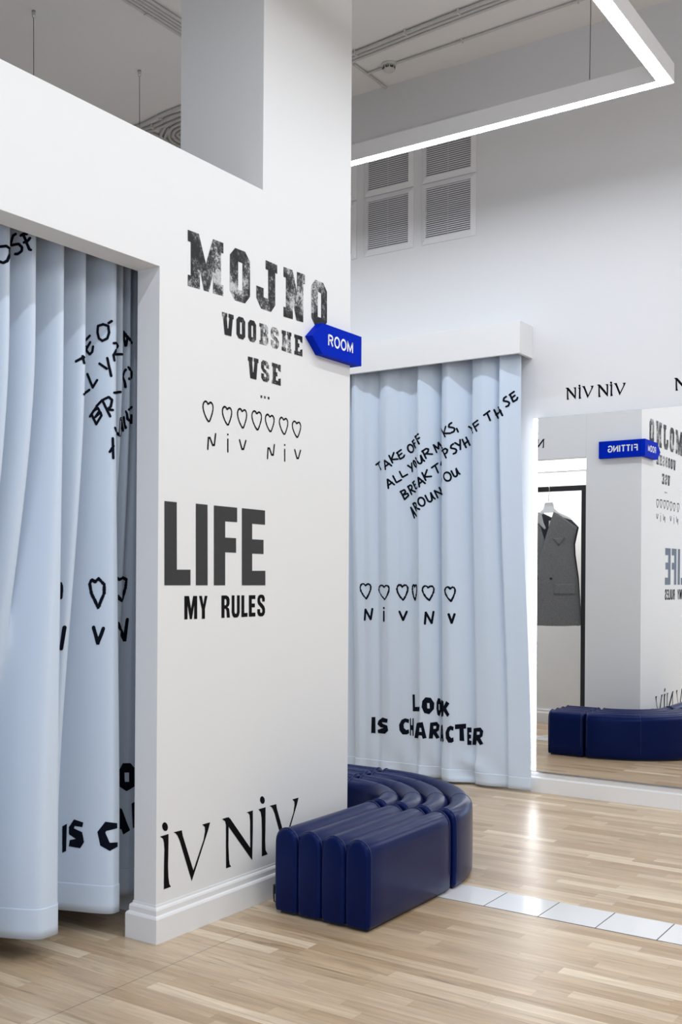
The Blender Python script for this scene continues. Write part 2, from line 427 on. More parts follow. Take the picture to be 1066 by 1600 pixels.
def side_cloth(t, z):
    k = 1 - smooth((z - 0.30) / 2.0)
    h = 0.0
    for c0, n0, f0, a0, c1, n1, f1, a1 in L_CREST:
        u = t - lerp(c0, c1, k)
        u = u / (lerp(n0, n1, k) if u < 0 else lerp(f0, f1, k))
        if abs(u) < 3:
            h += (lerp(a0, a1, k) * math.exp(-abs(u) ** lerp(3.0, 5.0, k))) ** 3
    h = 1.24 * h ** (1 / 3.0)
    return L_BASE + h, t + 0.22 * h, z
A_T = [0.95 + 0.004*i for i in range(620)]        # samples across the side curtain

# ------------------------------------------------------------------ lettering outlines, in metres on their wall or cloth
VARSITY = [('M',[(3.2536,2.7873),(3.4798,2.7925),(3.4819,2.5736),(3.2557,2.5654)]),('O',[(3.5237,2.7918),(3.6625,2.7941),(3.6646,2.575),(3.5258,2.5723)]),('J',[(3.708,2.7952),(3.8619,2.793),(3.8642,2.5767),(3.7101,2.5769)]),('N',[(3.9101,2.7971),(4.0794,2.8009),(4.0817,2.5805),(3.9124,2.5753)]),('O',[(4.1334,2.7983),(4.2652,2.7977),(4.2676,2.5848),(4.1357,2.5813)]),('V',[(3.4738,2.5065),(3.5516,2.5084),(3.5525,2.4165),(3.4747,2.4156)]),('O',[(3.5705,2.5097),(3.6316,2.5107),(3.6326,2.4171),(3.5714,2.4182)]),('O',[(3.6517,2.5118),(3.7091,2.5124),(3.7101,2.4197),(3.6526,2.42)]),('B',[(3.7328,2.5116),(3.7975,2.5133),(3.7985,2.4221),(3.7337,2.4225)]),('S',[(3.8169,2.513),(3.8765,2.5134),(3.8775,2.4214),(3.8178,2.4219)]),('H',[(3.899,2.5132),(3.9741,2.5144),(3.9751,2.4215),(3.8999,2.4227)]),('E',[(3.9974,2.5131),(4.0621,2.5137),(4.0631,2.4226),(3.9984,2.4218)]),('V',[(3.6521,2.3528),(3.7271,2.354),(3.728,2.2621),(3.653,2.2621)]),('S',[(3.7466,2.3555),(3.806,2.3534),(3.8069,2.2631),(3.7475,2.2644)]),('E',[(3.8261,2.356),(3.8929,2.3548),(3.8939,2.2625),(3.827,2.2643)])]
DOTS = [[(3.744,2.1997),(3.7566,2.2005),(3.7567,2.1897),(3.7441,2.1889)],[(3.7692,2.2),(3.7819,2.2008),(3.782,2.19),(3.7693,2.1891)],[(3.7963,2.2005),(3.8091,2.2014),(3.8093,2.1905),(3.7964,2.1896)]]
HEARTS = [[(3.3533,2.1222),(3.419,2.1242),(3.4198,2.0392),(3.3541,2.0365)],[(3.4792,2.1172),(3.5422,2.1184),(3.5429,2.0406),(3.48,2.0385)],[(3.5812,2.1222),(3.6458,2.1234),(3.6466,2.04),(3.582,2.038)],[(3.6817,2.1258),(3.7518,2.1275),(3.7526,2.0444),(3.6825,2.0419)],[(3.7795,2.1235),(3.8455,2.1244),(3.8463,2.0476),(3.7803,2.0457)],[(3.8849,2.1236),(3.9508,2.1241),(3.9516,2.0474),(3.8857,2.0458)],[(3.9857,2.1192),(4.053,2.1196),(4.0538,2.0455),(3.9864,2.044)]]
NIV_HAND = [('N',[(3.3834,1.9935),(3.4363,1.9968),(3.437,1.9325),(3.384,1.9298)]),('i',[(3.5091,2.0042),(3.525,2.0033),(3.5257,1.9302),(3.5098,1.9313)]),('v',[(3.5974,1.9895),(3.641,1.9914),(3.6415,1.9417),(3.5979,1.9401)]),('N',[(3.7944,1.9929),(3.8485,1.9957),(3.8491,1.9327),(3.7951,1.9305)]),('i',[(3.9193,2.0037),(3.9361,2.0025),(3.9368,1.9298),(3.9201,1.9312)]),('v',[(4.0067,1.9893),(4.0526,1.991),(4.0531,1.9421),(4.0072,1.9408)])]
LIFE = [('L',[(3.1246,1.7016),(3.1969,1.7015),(3.2,1.4365),(3.2824,1.4374),(3.283,1.3748),(3.1275,1.375)]),('I',[(3.3133,1.7031),(3.387,1.7027),(3.3908,1.3748),(3.3164,1.3748)]),('F',[(3.4281,1.7025),(3.5833,1.7021),(3.5839,1.641),(3.5027,1.6408),(3.5033,1.5734),(3.5771,1.5733),(3.5777,1.5118),(3.5039,1.5123),(3.5052,1.3747),(3.4312,1.3747)]),('E',[(3.6162,1.7022),(3.7816,1.7013),(3.7823,1.639),(3.6891,1.6394),(3.6897,1.5725),(3.7718,1.5725),(3.7724,1.5107),(3.6903,1.5112),(3.6911,1.4368),(3.7867,1.4378),(3.7873,1.3744),(3.6194,1.3746)])]
RULES = [('M',[(3.2464,1.3324),(3.3249,1.3322),(3.3257,1.2399),(3.2472,1.2394)]),('Y',[(3.3364,1.3321),(3.3898,1.332),(3.3907,1.2391),(3.3373,1.2387)]),('R',[(3.4812,1.3326),(3.5376,1.3326),(3.5385,1.2398),(3.4821,1.2394)]),('U',[(3.55,1.3324),(3.6048,1.332),(3.6057,1.239),(3.5509,1.2386)]),('L',[(3.6168,1.3319),(3.6592,1.332),(3.6601,1.2404),(3.6177,1.2396)]),('E',[(3.6691,1.3319),(3.7153,1.332),(3.7163,1.2404),(3.67,1.2397)]),('S',[(3.7294,1.3337),(3.7854,1.3338),(3.7863,1.2397),(3.7303,1.2387)])]
SERIF_A = [('i',[[(3.1103,0.4041),(3.1601,0.405),(3.1598,0.3436),(3.1585,0.2829),(3.1607,0.2368),(3.1665,0.2081),(3.1758,0.1953),(3.1347,0.1946),(3.1348,0.288),(3.1365,0.3482),(3.134,0.376),(3.1284,0.3922)],[(3.1558,0.4341),(3.1559,0.4297),(3.1549,0.4258),(3.1528,0.4226),(3.1498,0.4205),(3.1461,0.4195),(3.142,0.4197),(3.1376,0.4211),(3.1334,0.4235),(3.1297,0.4269),(3.1265,0.431),(3.1243,0.4355),(3.1231,0.4401),(3.1229,0.4445),(3.1239,0.4484),(3.126,0.4516),(3.1289,0.4537),(3.1326,0.4548),(3.1368,0.4546),(3.1411,0.4532),(3.1453,0.4508),(3.1491,0.4474),(3.1522,0.4433),(3.1545,0.4388)]]),('V',[[(3.1886,0.4058),(3.239,0.405),(3.2449,0.3823),(3.3113,0.2302),(3.375,0.3417),(3.3836,0.375),(3.382,0.3912),(3.3655,0.4044),(3.4154,0.4043),(3.4046,0.3775),(3.3016,0.1891),(3.2277,0.3639),(3.2134,0.3882),(3.2017,0.3997)]]),('N',[[(3.494,0.4041),(3.5209,0.4049),(3.5379,0.4037),(3.5493,0.3953),(3.6896,0.2451),(3.6873,0.3619),(3.6834,0.3879),(3.6744,0.3974),(3.6607,0.4026),(3.7061,0.4039),(3.7069,0.3222),(3.704,0.1886),(3.5383,0.3639),(3.5379,0.283),(3.5424,0.2257),(3.5472,0.2036),(3.557,0.1934),(3.5229,0.1929),(3.5209,0.2863),(3.5201,0.3742),(3.5143,0.391)]]),('i',[[(3.7467,0.4017),(3.799,0.402),(3.7987,0.3052),(3.7974,0.2539),(3.8009,0.2126),(3.8167,0.1921),(3.7733,0.1918),(3.7727,0.31),(3.7697,0.3619),(3.7633,0.3868)],[(3.7925,0.4344),(3.7926,0.4301),(3.7915,0.4263),(3.7893,0.4232),(3.7862,0.4211),(3.7823,0.4201),(3.7779,0.4203),(3.7733,0.4216),(3.7689,0.424),(3.7649,0.4273),(3.7616,0.4312),(3.7592,0.4356),(3.7579,0.44),(3.7578,0.4443),(3.7588,0.4481),(3.761,0.4512),(3.7641,0.4533),(3.768,0.4543),(3.7724,0.4542),(3.7769,0.4529),(3.7814,0.4505),(3.7854,0.4473),(3.7888,0.4433),(3.7912,0.4389)]]),('V',[[(3.8284,0.4027),(3.8785,0.4023),(3.8844,0.3803),(3.9508,0.2332),(4.0135,0.3422),(4.0219,0.3745),(4.0203,0.3902),(4.0039,0.4028),(4.0532,0.4032),(4.0426,0.3771),(3.9412,0.1932),(3.8673,0.3623),(3.8531,0.3858),(3.8414,0.3968)]])]
UNIT_N = [(0.0,0.997),(0.131,1.0),(0.213,0.993),(0.268,0.954),(0.918,0.26),(0.913,0.795),(0.896,0.914),(0.855,0.958),(0.792,0.982),(1.0,0.986),(1.0,0.613),(0.981,0.003),(0.213,0.806),(0.208,0.426),(0.227,0.157),(0.249,0.053),(0.295,0.007),(0.131,0.0),(0.126,0.44),(0.126,0.855),(0.098,0.935)]
UNIT_V = [(0.0,1.0),(0.23,0.994),(0.255,0.888),(0.545,0.189),(0.826,0.7),(0.864,0.851),(0.857,0.924),(0.787,0.984),(1.0,0.981),(0.953,0.861),(0.5,0.0),(0.177,0.803),(0.113,0.917),(0.06,0.971)]
UNIT_I = [(0.0,0.806),(0.786,0.808),(0.771,0.572),(0.743,0.341),(0.771,0.164),(0.857,0.055),(1.0,0.007),(0.357,0.0),(0.371,0.359),(0.407,0.59),(0.371,0.697),(0.286,0.76)]
UNIT_I_DOT = [(0.721,0.919),(0.723,0.902),(0.706,0.887),(0.673,0.875),(0.626,0.867),(0.568,0.864),(0.503,0.865),(0.435,0.87),(0.369,0.88),(0.31,0.893),(0.261,0.909),(0.226,0.927),(0.207,0.944),(0.206,0.961),(0.222,0.976),(0.255,0.988),(0.302,0.996),(0.36,1.0),(0.426,0.999),(0.494,0.993),(0.559,0.984),(0.619,0.97),(0.668,0.954),(0.703,0.937)]
SERIF_B = [('N',[(-2.5841,2.6649),(-2.5184,2.663),(-2.518,2.5871),(-2.5836,2.5886)]),('I',[(-2.502,2.6751),(-2.484,2.6779),(-2.4835,2.5884),(-2.5015,2.5855)]),('V',[(-2.4761,2.6649),(-2.4024,2.662),(-2.402,2.5861),(-2.4757,2.5885)]),('N',[(-2.3755,2.6646),(-2.3076,2.6622),(-2.3071,2.5839),(-2.375,2.5858)]),('I',[(-2.2948,2.6737),(-2.2774,2.6764),(-2.2769,2.5863),(-2.2942,2.5835)]),('V',[(-2.2683,2.6627),(-2.1956,2.6598),(-2.1951,2.5845),(-2.2678,2.5869)]),('N',[(-1.8926,2.6578),(-1.8315,2.6558),(-1.831,2.5785),(-1.8921,2.5801)])]
FRONT_PHRASE = [[[(1.0564,2.2347),(1.0637,2.2402),(1.0712,2.2456),(1.0815,2.2505),(1.118,2.2522)],[(1.0729,2.2465),(1.0772,2.2384),(1.0844,2.23),(1.1013,2.2205),(1.1199,2.2109),(1.1284,2.2024),(1.1348,2.1941)]],[[(1.1851,2.1915),(1.184,2.2008),(1.1828,2.21),(1.1817,2.2193),(1.1805,2.2286),(1.1792,2.2379),(1.178,2.2472),(1.1768,2.2565),(1.1862,2.2502),(1.1946,2.244),(1.202,2.2382),(1.209,2.2325),(1.216,2.2268),(1.223,2.2211),(1.23,2.2155)],[(1.1807,2.2102),(1.1903,2.2154),(1.1987,2.2207),(1.2064,2.2263),(1.2139,2.232)]],[[(1.2128,2.2883),(1.2169,2.2796),(1.221,2.271),(1.2252,2.2623),(1.2293,2.2537),(1.2334,2.245),(1.2376,2.2364)],[(1.2467,2.3082),(1.2438,2.3001),(1.2409,2.2919),(1.238,2.2838),(1.2351,2.2757),(1.2322,2.2675),(1.2293,2.2594),(1.2388,2.2601),(1.2482,2.2607),(1.2577,2.2614),(1.2671,2.262),(1.2768,2.2625)]],[[(1.3019,2.3268),(1.2931,2.3218),(1.2843,2.3168),(1.2758,2.3117),(1.2678,2.3063)],[(1.2717,2.3086),(1.2752,2.3008),(1.2789,2.2929),(1.2826,2.285),(1.2864,2.277),(1.2902,2.2691),(1.2941,2.2612),(1.303,2.2656),(1.3117,2.27),(1.32,2.2746),(1.3252,2.2875)],[(1.281,2.2845),(1.2896,2.2902),(1.2983,2.2958),(1.3069,2.3015)]],[[(1.3541,2.3576),(1.3493,2.3483),(1.3487,2.3364),(1.3523,2.3241),(1.3595,2.3139),(1.369,2.3077),(1.3794,2.3066),(1.3891,2.3108),(1.3953,2.3196),(1.3961,2.3315),(1.3914,2.3441),(1.3825,2.3548),(1.372,2.3613),(1.3622,2.3622),(1.3541,2.3576)]],[[(1.384,2.3829),(1.3988,2.393)],[(1.3846,2.3844),(1.3893,2.3763),(1.3942,2.3682),(1.3993,2.36),(1.4045,2.3518),(1.4099,2.3436),(1.4155,2.3354)],[(1.3978,2.3611),(1.4097,2.3702)]],[[(1.4098,2.4146),(1.4205,2.4194),(1.4867,2.4167),(1.5008,2.4209)],[(1.4115,2.4166),(1.4172,2.4085),(1.4232,2.4003),(1.4328,2.3917),(1.4933,2.3764),(1.4991,2.3684),(1.5034,2.3607),(1.5072,2.3531)],[(1.4349,2.3885),(1.5003,2.388),(1.5088,2.3952)]],[[(1.2071,2.0557),(1.2063,2.0649),(1.2054,2.0741),(1.2045,2.0832),(1.2037,2.0924),(1.2028,2.1016),(1.2019,2.1108),(1.201,2.12),(1.2081,2.1143),(1.2152,2.1087),(1.2222,2.103),(1.2292,2.0974),(1.2362,2.0918),(1.2432,2.0862),(1.2502,2.0806)],[(1.2038,2.0741),(1.2114,2.0798),(1.219,2.0855),(1.2266,2.0912),(1.2341,2.097)]],[[(1.2406,2.1427),(1.2447,2.1349),(1.2487,2.127),(1.2528,2.1191),(1.2568,2.1112),(1.2608,2.1034),(1.2649,2.0955),(1.2722,2.0994),(1.2799,2.1031),(1.2878,2.1068),(1.2958,2.1104),(1.3038,2.114)]],[[(1.2898,2.1721),(1.2943,2.1641),(1.2988,2.1561),(1.3032,2.148),(1.3076,2.14),(1.3118,2.1321),(1.3208,2.1367),(1.3296,2.1415),(1.3384,2.1462),(1.3472,2.1509)]],[[(1.3497,2.2144),(1.3578,2.2088),(1.3659,2.2032),(1.3743,2.1974)],[(1.3786,2.2303),(1.3794,2.2219),(1.3802,2.2134),(1.381,2.205),(1.3818,2.1966),(1.3826,2.1881),(1.3835,2.1797),(1.3843,2.1712)]],[[(1.3944,2.2448),(1.3938,2.239),(1.3963,2.23),(1.4017,2.2196),(1.409,2.2098),(1.4171,2.2026),(1.4245,2.1993),(1.4317,2.2004),(1.4344,2.2059),(1.427,2.2154),(1.4201,2.226),(1.4122,2.2358),(1.4044,2.2431),(1.3981,2.2463),(1.3944,2.2448)]],[[(1.4167,2.2643),(1.4229,2.2563),(1.4324,2.2478),(1.4927,2.2339),(1.499,2.2259),(1.5035,2.2183),(1.5171,2.2138),(1.5269,2.2256),(1.525,2.2348),(1.5232,2.2441),(1.5214,2.2533),(1.5196,2.2625),(1.5178,2.2718),(1.5217,2.2643),(1.5257,2.2567),(1.5296,2.2492),(1.5336,2.2417),(1.544,2.2328)]],[[(1.5301,2.3039),(1.5336,2.2964),(1.5371,2.289),(1.5407,2.2816),(1.5442,2.2742),(1.5477,2.2668),(1.5513,2.2594),(1.5548,2.2521)],[(1.5275,2.299),(1.5343,2.3039),(1.5412,2.3088),(1.5481,2.3138),(1.555,2.3188),(1.5635,2.3172),(1.572,2.3156),(1.5703,2.3063),(1.5686,2.2969),(1.5609,2.2901),(1.5533,2.2833),(1.5456,2.2765)],[(1.5535,2.2832),(1.5625,2.2826),(1.5715,2.282),(1.5804,2.2814),(1.5894,2.2808),(1.5985,2.2803)]],[[(1.6295,2.2941),(1.6262,2.3015),(1.623,2.3088),(1.6197,2.3162),(1.6165,2.3235),(1.6132,2.3309),(1.61,2.3383),(1.6068,2.3457),(1.614,2.3402),(1.6213,2.3348),(1.6286,2.3294),(1.636,2.3241),(1.6433,2.3186),(1.6429,2.3276),(1.6426,2.3366),(1.6423,2.3455),(1.642,2.3545),(1.6417,2.3634),(1.6471,2.3569),(1.6527,2.3504),(1.6583,2.3439),(1.6639,2.3374),(1.7901,2.321),(1.8033,2.3128)]],[[(1.6668,2.4573),(1.7947,2.4379),(1.8035,2.4293),(1.8109,2.4209),(1.8176,2.4126),(1.8235,2.4045),(1.8292,2.3964),(1.8343,2.3884)],[(1.8394,2.4573),(1.8367,2.4498),(1.8338,2.4424),(1.8308,2.435),(1.8278,2.4276),(1.8244,2.4202),(1.821,2.4129),(1.8338,2.4115),(1.8446,2.4105),(1.8537,2.41),(1.862,2.4098),(1.8703,2.4099)]],[[(1.8796,2.4819),(1.872,2.4766),(1.8644,2.4713),(1.8625,2.4622),(1.8607,2.453),(1.8708,2.4514),(1.881,2.45),(1.8914,2.4486),(1.9026,2.44),(1.899,2.4308),(1.8954,2.4216),(1.8869,2.4179),(1.8785,2.4141)]],[[(1.9153,2.4423),(1.9187,2.4351),(1.922,2.4279),(1.9253,2.4207)]],[[(1.2978,2.032),(1.3021,2.0236),(1.3064,2.0153),(1.3105,2.007),(1.3146,1.9987),(1.3186,1.9904),(1.3225,1.9822),(1.3265,1.974)],[(1.2947,2.0289),(1.305,2.0334),(1.315,2.0381),(1.3245,2.0428),(1.3293,2.0356),(1.3341,2.0285),(1.3275,2.0202),(1.3209,2.012),(1.3143,2.0038)],[(1.3143,2.0038),(1.3227,2.0071),(1.331,2.0105),(1.3393,2.0139),(1.3477,2.0172),(1.3514,2.0095),(1.3551,2.0017),(1.348,1.9948),(1.3408,1.9878),(1.3337,1.9809),(1.3265,1.974)]],[[(1.3507,2.0666),(1.3546,2.0583),(1.3586,2.0501),(1.3626,2.0419),(1.3666,2.0336),(1.3706,2.0253),(1.3748,2.017),(1.3792,2.0087)],[(1.3496,2.0623),(1.3581,2.069),(1.3667,2.0758),(1.3808,2.0684),(1.3813,2.0594),(1.3818,2.0504),(1.3742,2.043),(1.3672,2.0355)],[(1.372,2.0404),(1.3814,2.0368),(1.3918,2.033),(1.4028,2.0291),(1.4148,2.0252)]],[[(1.4034,2.101),(1.388,2.0919)],[(1.3899,2.0927),(1.3943,2.085),(1.3989,2.0773),(1.4036,2.0696),(1.4085,2.0619),(1.4134,2.0542),(1.4187,2.0464),(1.4877,2.0466),(1.4875,2.056)],[(1.4027,2.0696),(1.4145,2.078)]],[[(1.5086,2.0542),(1.5076,2.0623),(1.5065,2.0704),(1.5055,2.0785),(1.5044,2.0866),(1.5034,2.0947),(1.5023,2.1029),(1.5012,2.111),(1.4999,2.1191),(1.5073,2.113),(1.5141,2.1069),(1.5209,2.101),(1.5276,2.095),(1.5344,2.0891),(1.5412,2.0832),(1.548,2.0773)],[(1.5047,2.0729),(1.5117,2.0782),(1.5186,2.0836),(1.5254,2.089),(1.5323,2.0944)]],[[(1.5276,2.1506),(1.5312,2.1432),(1.5347,2.1358),(1.5382,2.1284),(1.5418,2.121),(1.5453,2.1136),(1.5489,2.1062),(1.5524,2.0988)],[(1.5617,2.1708),(1.5588,2.1626),(1.5559,2.1545),(1.5529,2.1463),(1.55,2.1381),(1.5471,2.1299),(1.5441,2.1218),(1.5536,2.1225),(1.5632,2.1233),(1.5727,2.124),(1.5822,2.1248),(1.5918,2.1256)]],[[(1.5947,2.1865),(1.6016,2.1915),(1.6085,2.1966),(1.6155,2.2017),(1.6226,2.2068),(1.6298,2.2119),(1.6369,2.217)],[(1.6178,2.203),(1.6216,2.1946),(1.6254,2.1862),(1.6293,2.1778),(1.6331,2.1694),(1.637,2.161),(1.6408,2.1526)]],[[(1.6622,2.2076),(1.6648,2.218),(1.6674,2.2285)]],[[(1.8044,2.2996),(1.8113,2.2913),(1.8175,2.2831),(1.8232,2.275),(1.8286,2.2669),(1.8335,2.2589),(1.8381,2.251),(1.8424,2.2431)],[(1.7948,2.2949),(1.8119,2.2988),(1.8252,2.3031),(1.8365,2.3078),(1.8453,2.3019),(1.8528,2.2963),(1.8505,2.287),(1.848,2.2778),(1.8391,2.2729),(1.8287,2.2684)]],[[(1.8924,2.3376),(1.8849,2.3323),(1.8775,2.3271),(1.8758,2.3179),(1.8741,2.3087),(1.8842,2.307),(1.8944,2.3053),(1.9046,2.3036),(1.9158,2.2947),(1.9124,2.2855),(1.9091,2.2764),(1.9007,2.2728),(1.8924,2.2692)]],[[(1.9036,2.3447),(1.9108,2.3407),(1.918,2.3367),(1.9252,2.3327),(1.9323,2.3287)],[(1.9392,2.3663),(1.9395,2.3581),(1.9397,2.3499),(1.94,2.3417),(1.9403,2.3335),(1.9406,2.3253),(1.9408,2.3171),(1.9411,2.3089),(1.9414,2.3007)]],[[(1.4033,1.8419),(1.3994,1.8503),(1.3957,1.8587),(1.392,1.8672),(1.3884,1.8756),(1.3849,1.884),(1.3815,1.8925),(1.3782,1.9009),(1.375,1.9093),(1.3719,1.9177),(1.3772,1.9104),(1.3827,1.9031),(1.3886,1.8957),(1.3947,1.8883),(1.401,1.8809),(1.4076,1.8735),(1.4145,1.8661),(1.4218,1.8587),(1.4328,1.851)],[(1.3923,1.8643),(1.3991,1.8708),(1.4063,1.8772)]],[[(1.3912,1.9435),(1.3959,1.9356),(1.4008,1.9277),(1.4058,1.9198),(1.411,1.9119),(1.4164,1.904),(1.422,1.8961),(1.4289,1.8881)],[(1.3907,1.9398),(1.4057,1.9493),(1.4209,1.9409),(1.4246,1.9249),(1.4114,1.9135)],[(1.4158,1.9172),(1.4334,1.9111),(1.499,1.902),(1.5084,1.8968)]],[[(1.5053,1.9732),(1.4994,1.9633),(1.4984,1.9504),(1.5028,1.9372),(1.5108,1.9262),(1.5209,1.9198),(1.5314,1.9192),(1.5402,1.9245),(1.5455,1.9345),(1.5464,1.9474),(1.5425,1.9605),(1.5348,1.9713),(1.5247,1.9776),(1.5142,1.9783),(1.5053,1.9732)]],[[(1.5491,1.9922),(1.5534,1.9841),(1.5576,1.976),(1.5619,1.9679),(1.5662,1.9598),(1.5705,1.9517),(1.5857,1.9474),(1.5915,1.9541),(1.5973,1.9609),(1.5956,1.9693),(1.594,1.9778),(1.5924,1.9863),(1.5908,1.9947),(1.5892,2.0032),(1.5876,2.0117),(1.592,2.0035),(1.5964,1.9953),(1.6009,1.9872),(1.6055,1.979),(1.6178,1.9696)]],[[(1.6382,1.9776),(1.634,1.9858),(1.6298,1.994),(1.6256,2.0021),(1.6213,2.0103),(1.6171,2.0184),(1.6129,2.0266),(1.6217,2.0229),(1.6306,2.0192),(1.6395,2.0156),(1.6484,2.0119),(1.6575,2.0083),(1.6667,2.0047),(1.8013,1.9939),(1.7922,2.0024),(1.6674,2.0168),(1.6631,2.0247),(1.6589,2.0326),(1.6546,2.0405),(1.6504,2.0484)]],[[(1.7866,2.0834),(1.7874,2.0937),(1.7882,2.104)]],[[(1.8304,2.1381),(1.8214,2.1285),(1.8194,2.1157),(1.8251,2.1023),(1.8362,2.0909),(1.8486,2.0843),(1.8597,2.0839),(1.8689,2.0895),(1.8748,2.0998),(1.876,2.1127),(1.8725,2.1257),(1.8648,2.1362),(1.8546,2.1422),(1.8427,2.1429),(1.8304,2.1381)]],[[(1.8778,2.1513),(1.8815,2.1442),(1.8852,2.1372),(1.8889,2.1301),(1.8927,2.1231),(1.8964,2.116),(1.9097,2.1124),(1.9197,2.1241),(1.918,2.133),(1.9162,2.1418),(1.9145,2.1507),(1.9128,2.1595),(1.9111,2.1684),(1.915,2.1612),(1.9188,2.1541),(1.9227,2.147),(1.9266,2.1399),(1.9369,2.1316)]],[[(1.9546,2.3676),(1.9579,2.361),(1.9611,2.3543),(1.9644,2.3477),(1.9676,2.3411),(1.9709,2.3344),(1.9741,2.3278),(1.9774,2.3212),(1.9806,2.3145)],[(1.9807,2.3834),(1.9839,2.3768),(1.9872,2.3701),(1.9904,2.3635),(1.9936,2.3568),(1.9969,2.3502),(2.0001,2.3435),(2.0033,2.3369),(2.0065,2.3302)],[(1.9672,2.3353),(1.9729,2.3401),(1.9786,2.345),(1.9843,2.3498),(1.9899,2.3546),(1.9956,2.3594)]],[[(1.9997,2.4568),(2.0069,2.4527),(2.0139,2.4484),(2.021,2.4441),(2.0225,2.437),(2.0239,2.4299),(2.1098,2.4122),(2.1139,2.4046)]],[[(2.1151,2.4623),(2.1234,2.4655),(2.131,2.4688),(2.1383,2.4721),(2.1454,2.4755),(2.1523,2.4789),(2.1591,2.4823)],[(2.1184,2.4645),(2.1229,2.4578),(2.1273,2.4512),(2.1315,2.4445),(2.1356,2.4379),(2.1397,2.4313),(2.1436,2.4247),(2.1476,2.4182),(2.1515,2.4116)],[(2.1331,2.4387),(2.1414,2.443),(2.1495,2.4474),(2.1574,2.4518),(2.1651,2.4563)]],[[(2.2052,2.5137),(2.2115,2.518),(2.2177,2.5224),(2.2239,2.5268),(2.2301,2.5312),(2.2363,2.5356),(2.2425,2.54)],[(2.2259,2.5279),(2.2289,2.5207),(2.2319,2.5135),(2.2349,2.5063),(2.2379,2.4991),(2.2409,2.4919),(2.2439,2.4848),(2.2469,2.4776)]],[[(2.2726,2.5462),(2.2758,2.5394),(2.279,2.5326),(2.2823,2.5259),(2.2856,2.5192),(2.2889,2.5125),(2.2923,2.5058),(2.2957,2.4991),(2.299,2.4924)],[(2.3022,2.5642),(2.3056,2.5575),(2.3991,2.5398),(2.4027,2.5327),(2.406,2.5258),(2.4092,2.519),(2.4123,2.5122),(2.4155,2.5054),(2.4186,2.4986)],[(2.2849,2.5132),(2.2904,2.5177),(2.2959,2.5222),(2.3014,2.5267),(2.3952,2.5209),(2.4029,2.5244),(2.4082,2.5284)]],[[(2.4428,2.6226),(2.4357,2.6177),(2.4286,2.6127),(2.427,2.6038),(2.4253,2.5948),(2.4326,2.5934),(2.4399,2.5921),(2.4471,2.5907),(2.4543,2.5892),(2.4596,2.5846),(2.4649,2.58),(2.4617,2.5713),(2.4585,2.5626),(2.4507,2.5594),(2.4428,2.5561)]],[[(2.4943,2.6539),(2.4883,2.6499),(2.4824,2.6459),(2.4764,2.6419),(2.4704,2.6378),(2.4645,2.6338)],[(2.4681,2.6359),(2.4712,2.6289),(2.4742,2.6219),(2.4773,2.6149),(2.4804,2.6079),(2.4834,2.601),(2.4865,2.594),(2.4895,2.587),(2.4953,2.5903),(2.501,2.5935),(2.5068,2.5968),(2.5125,2.6),(2.5148,2.6064),(2.5171,2.6129)],[(2.4774,2.611),(2.4829,2.6152),(2.4885,2.6195),(2.494,2.6237),(2.4995,2.6279)]]]
HEART = [(0.5,0.86),(0.4,0.97),(0.22,1),(0.06,0.9),(0,0.72),(0.08,0.5),(0.3,0.22),(0.6,0),(0.82,0.3),(0.98,0.6),(1,0.82),(0.88,0.96),(0.7,0.98),(0.5,0.86)]
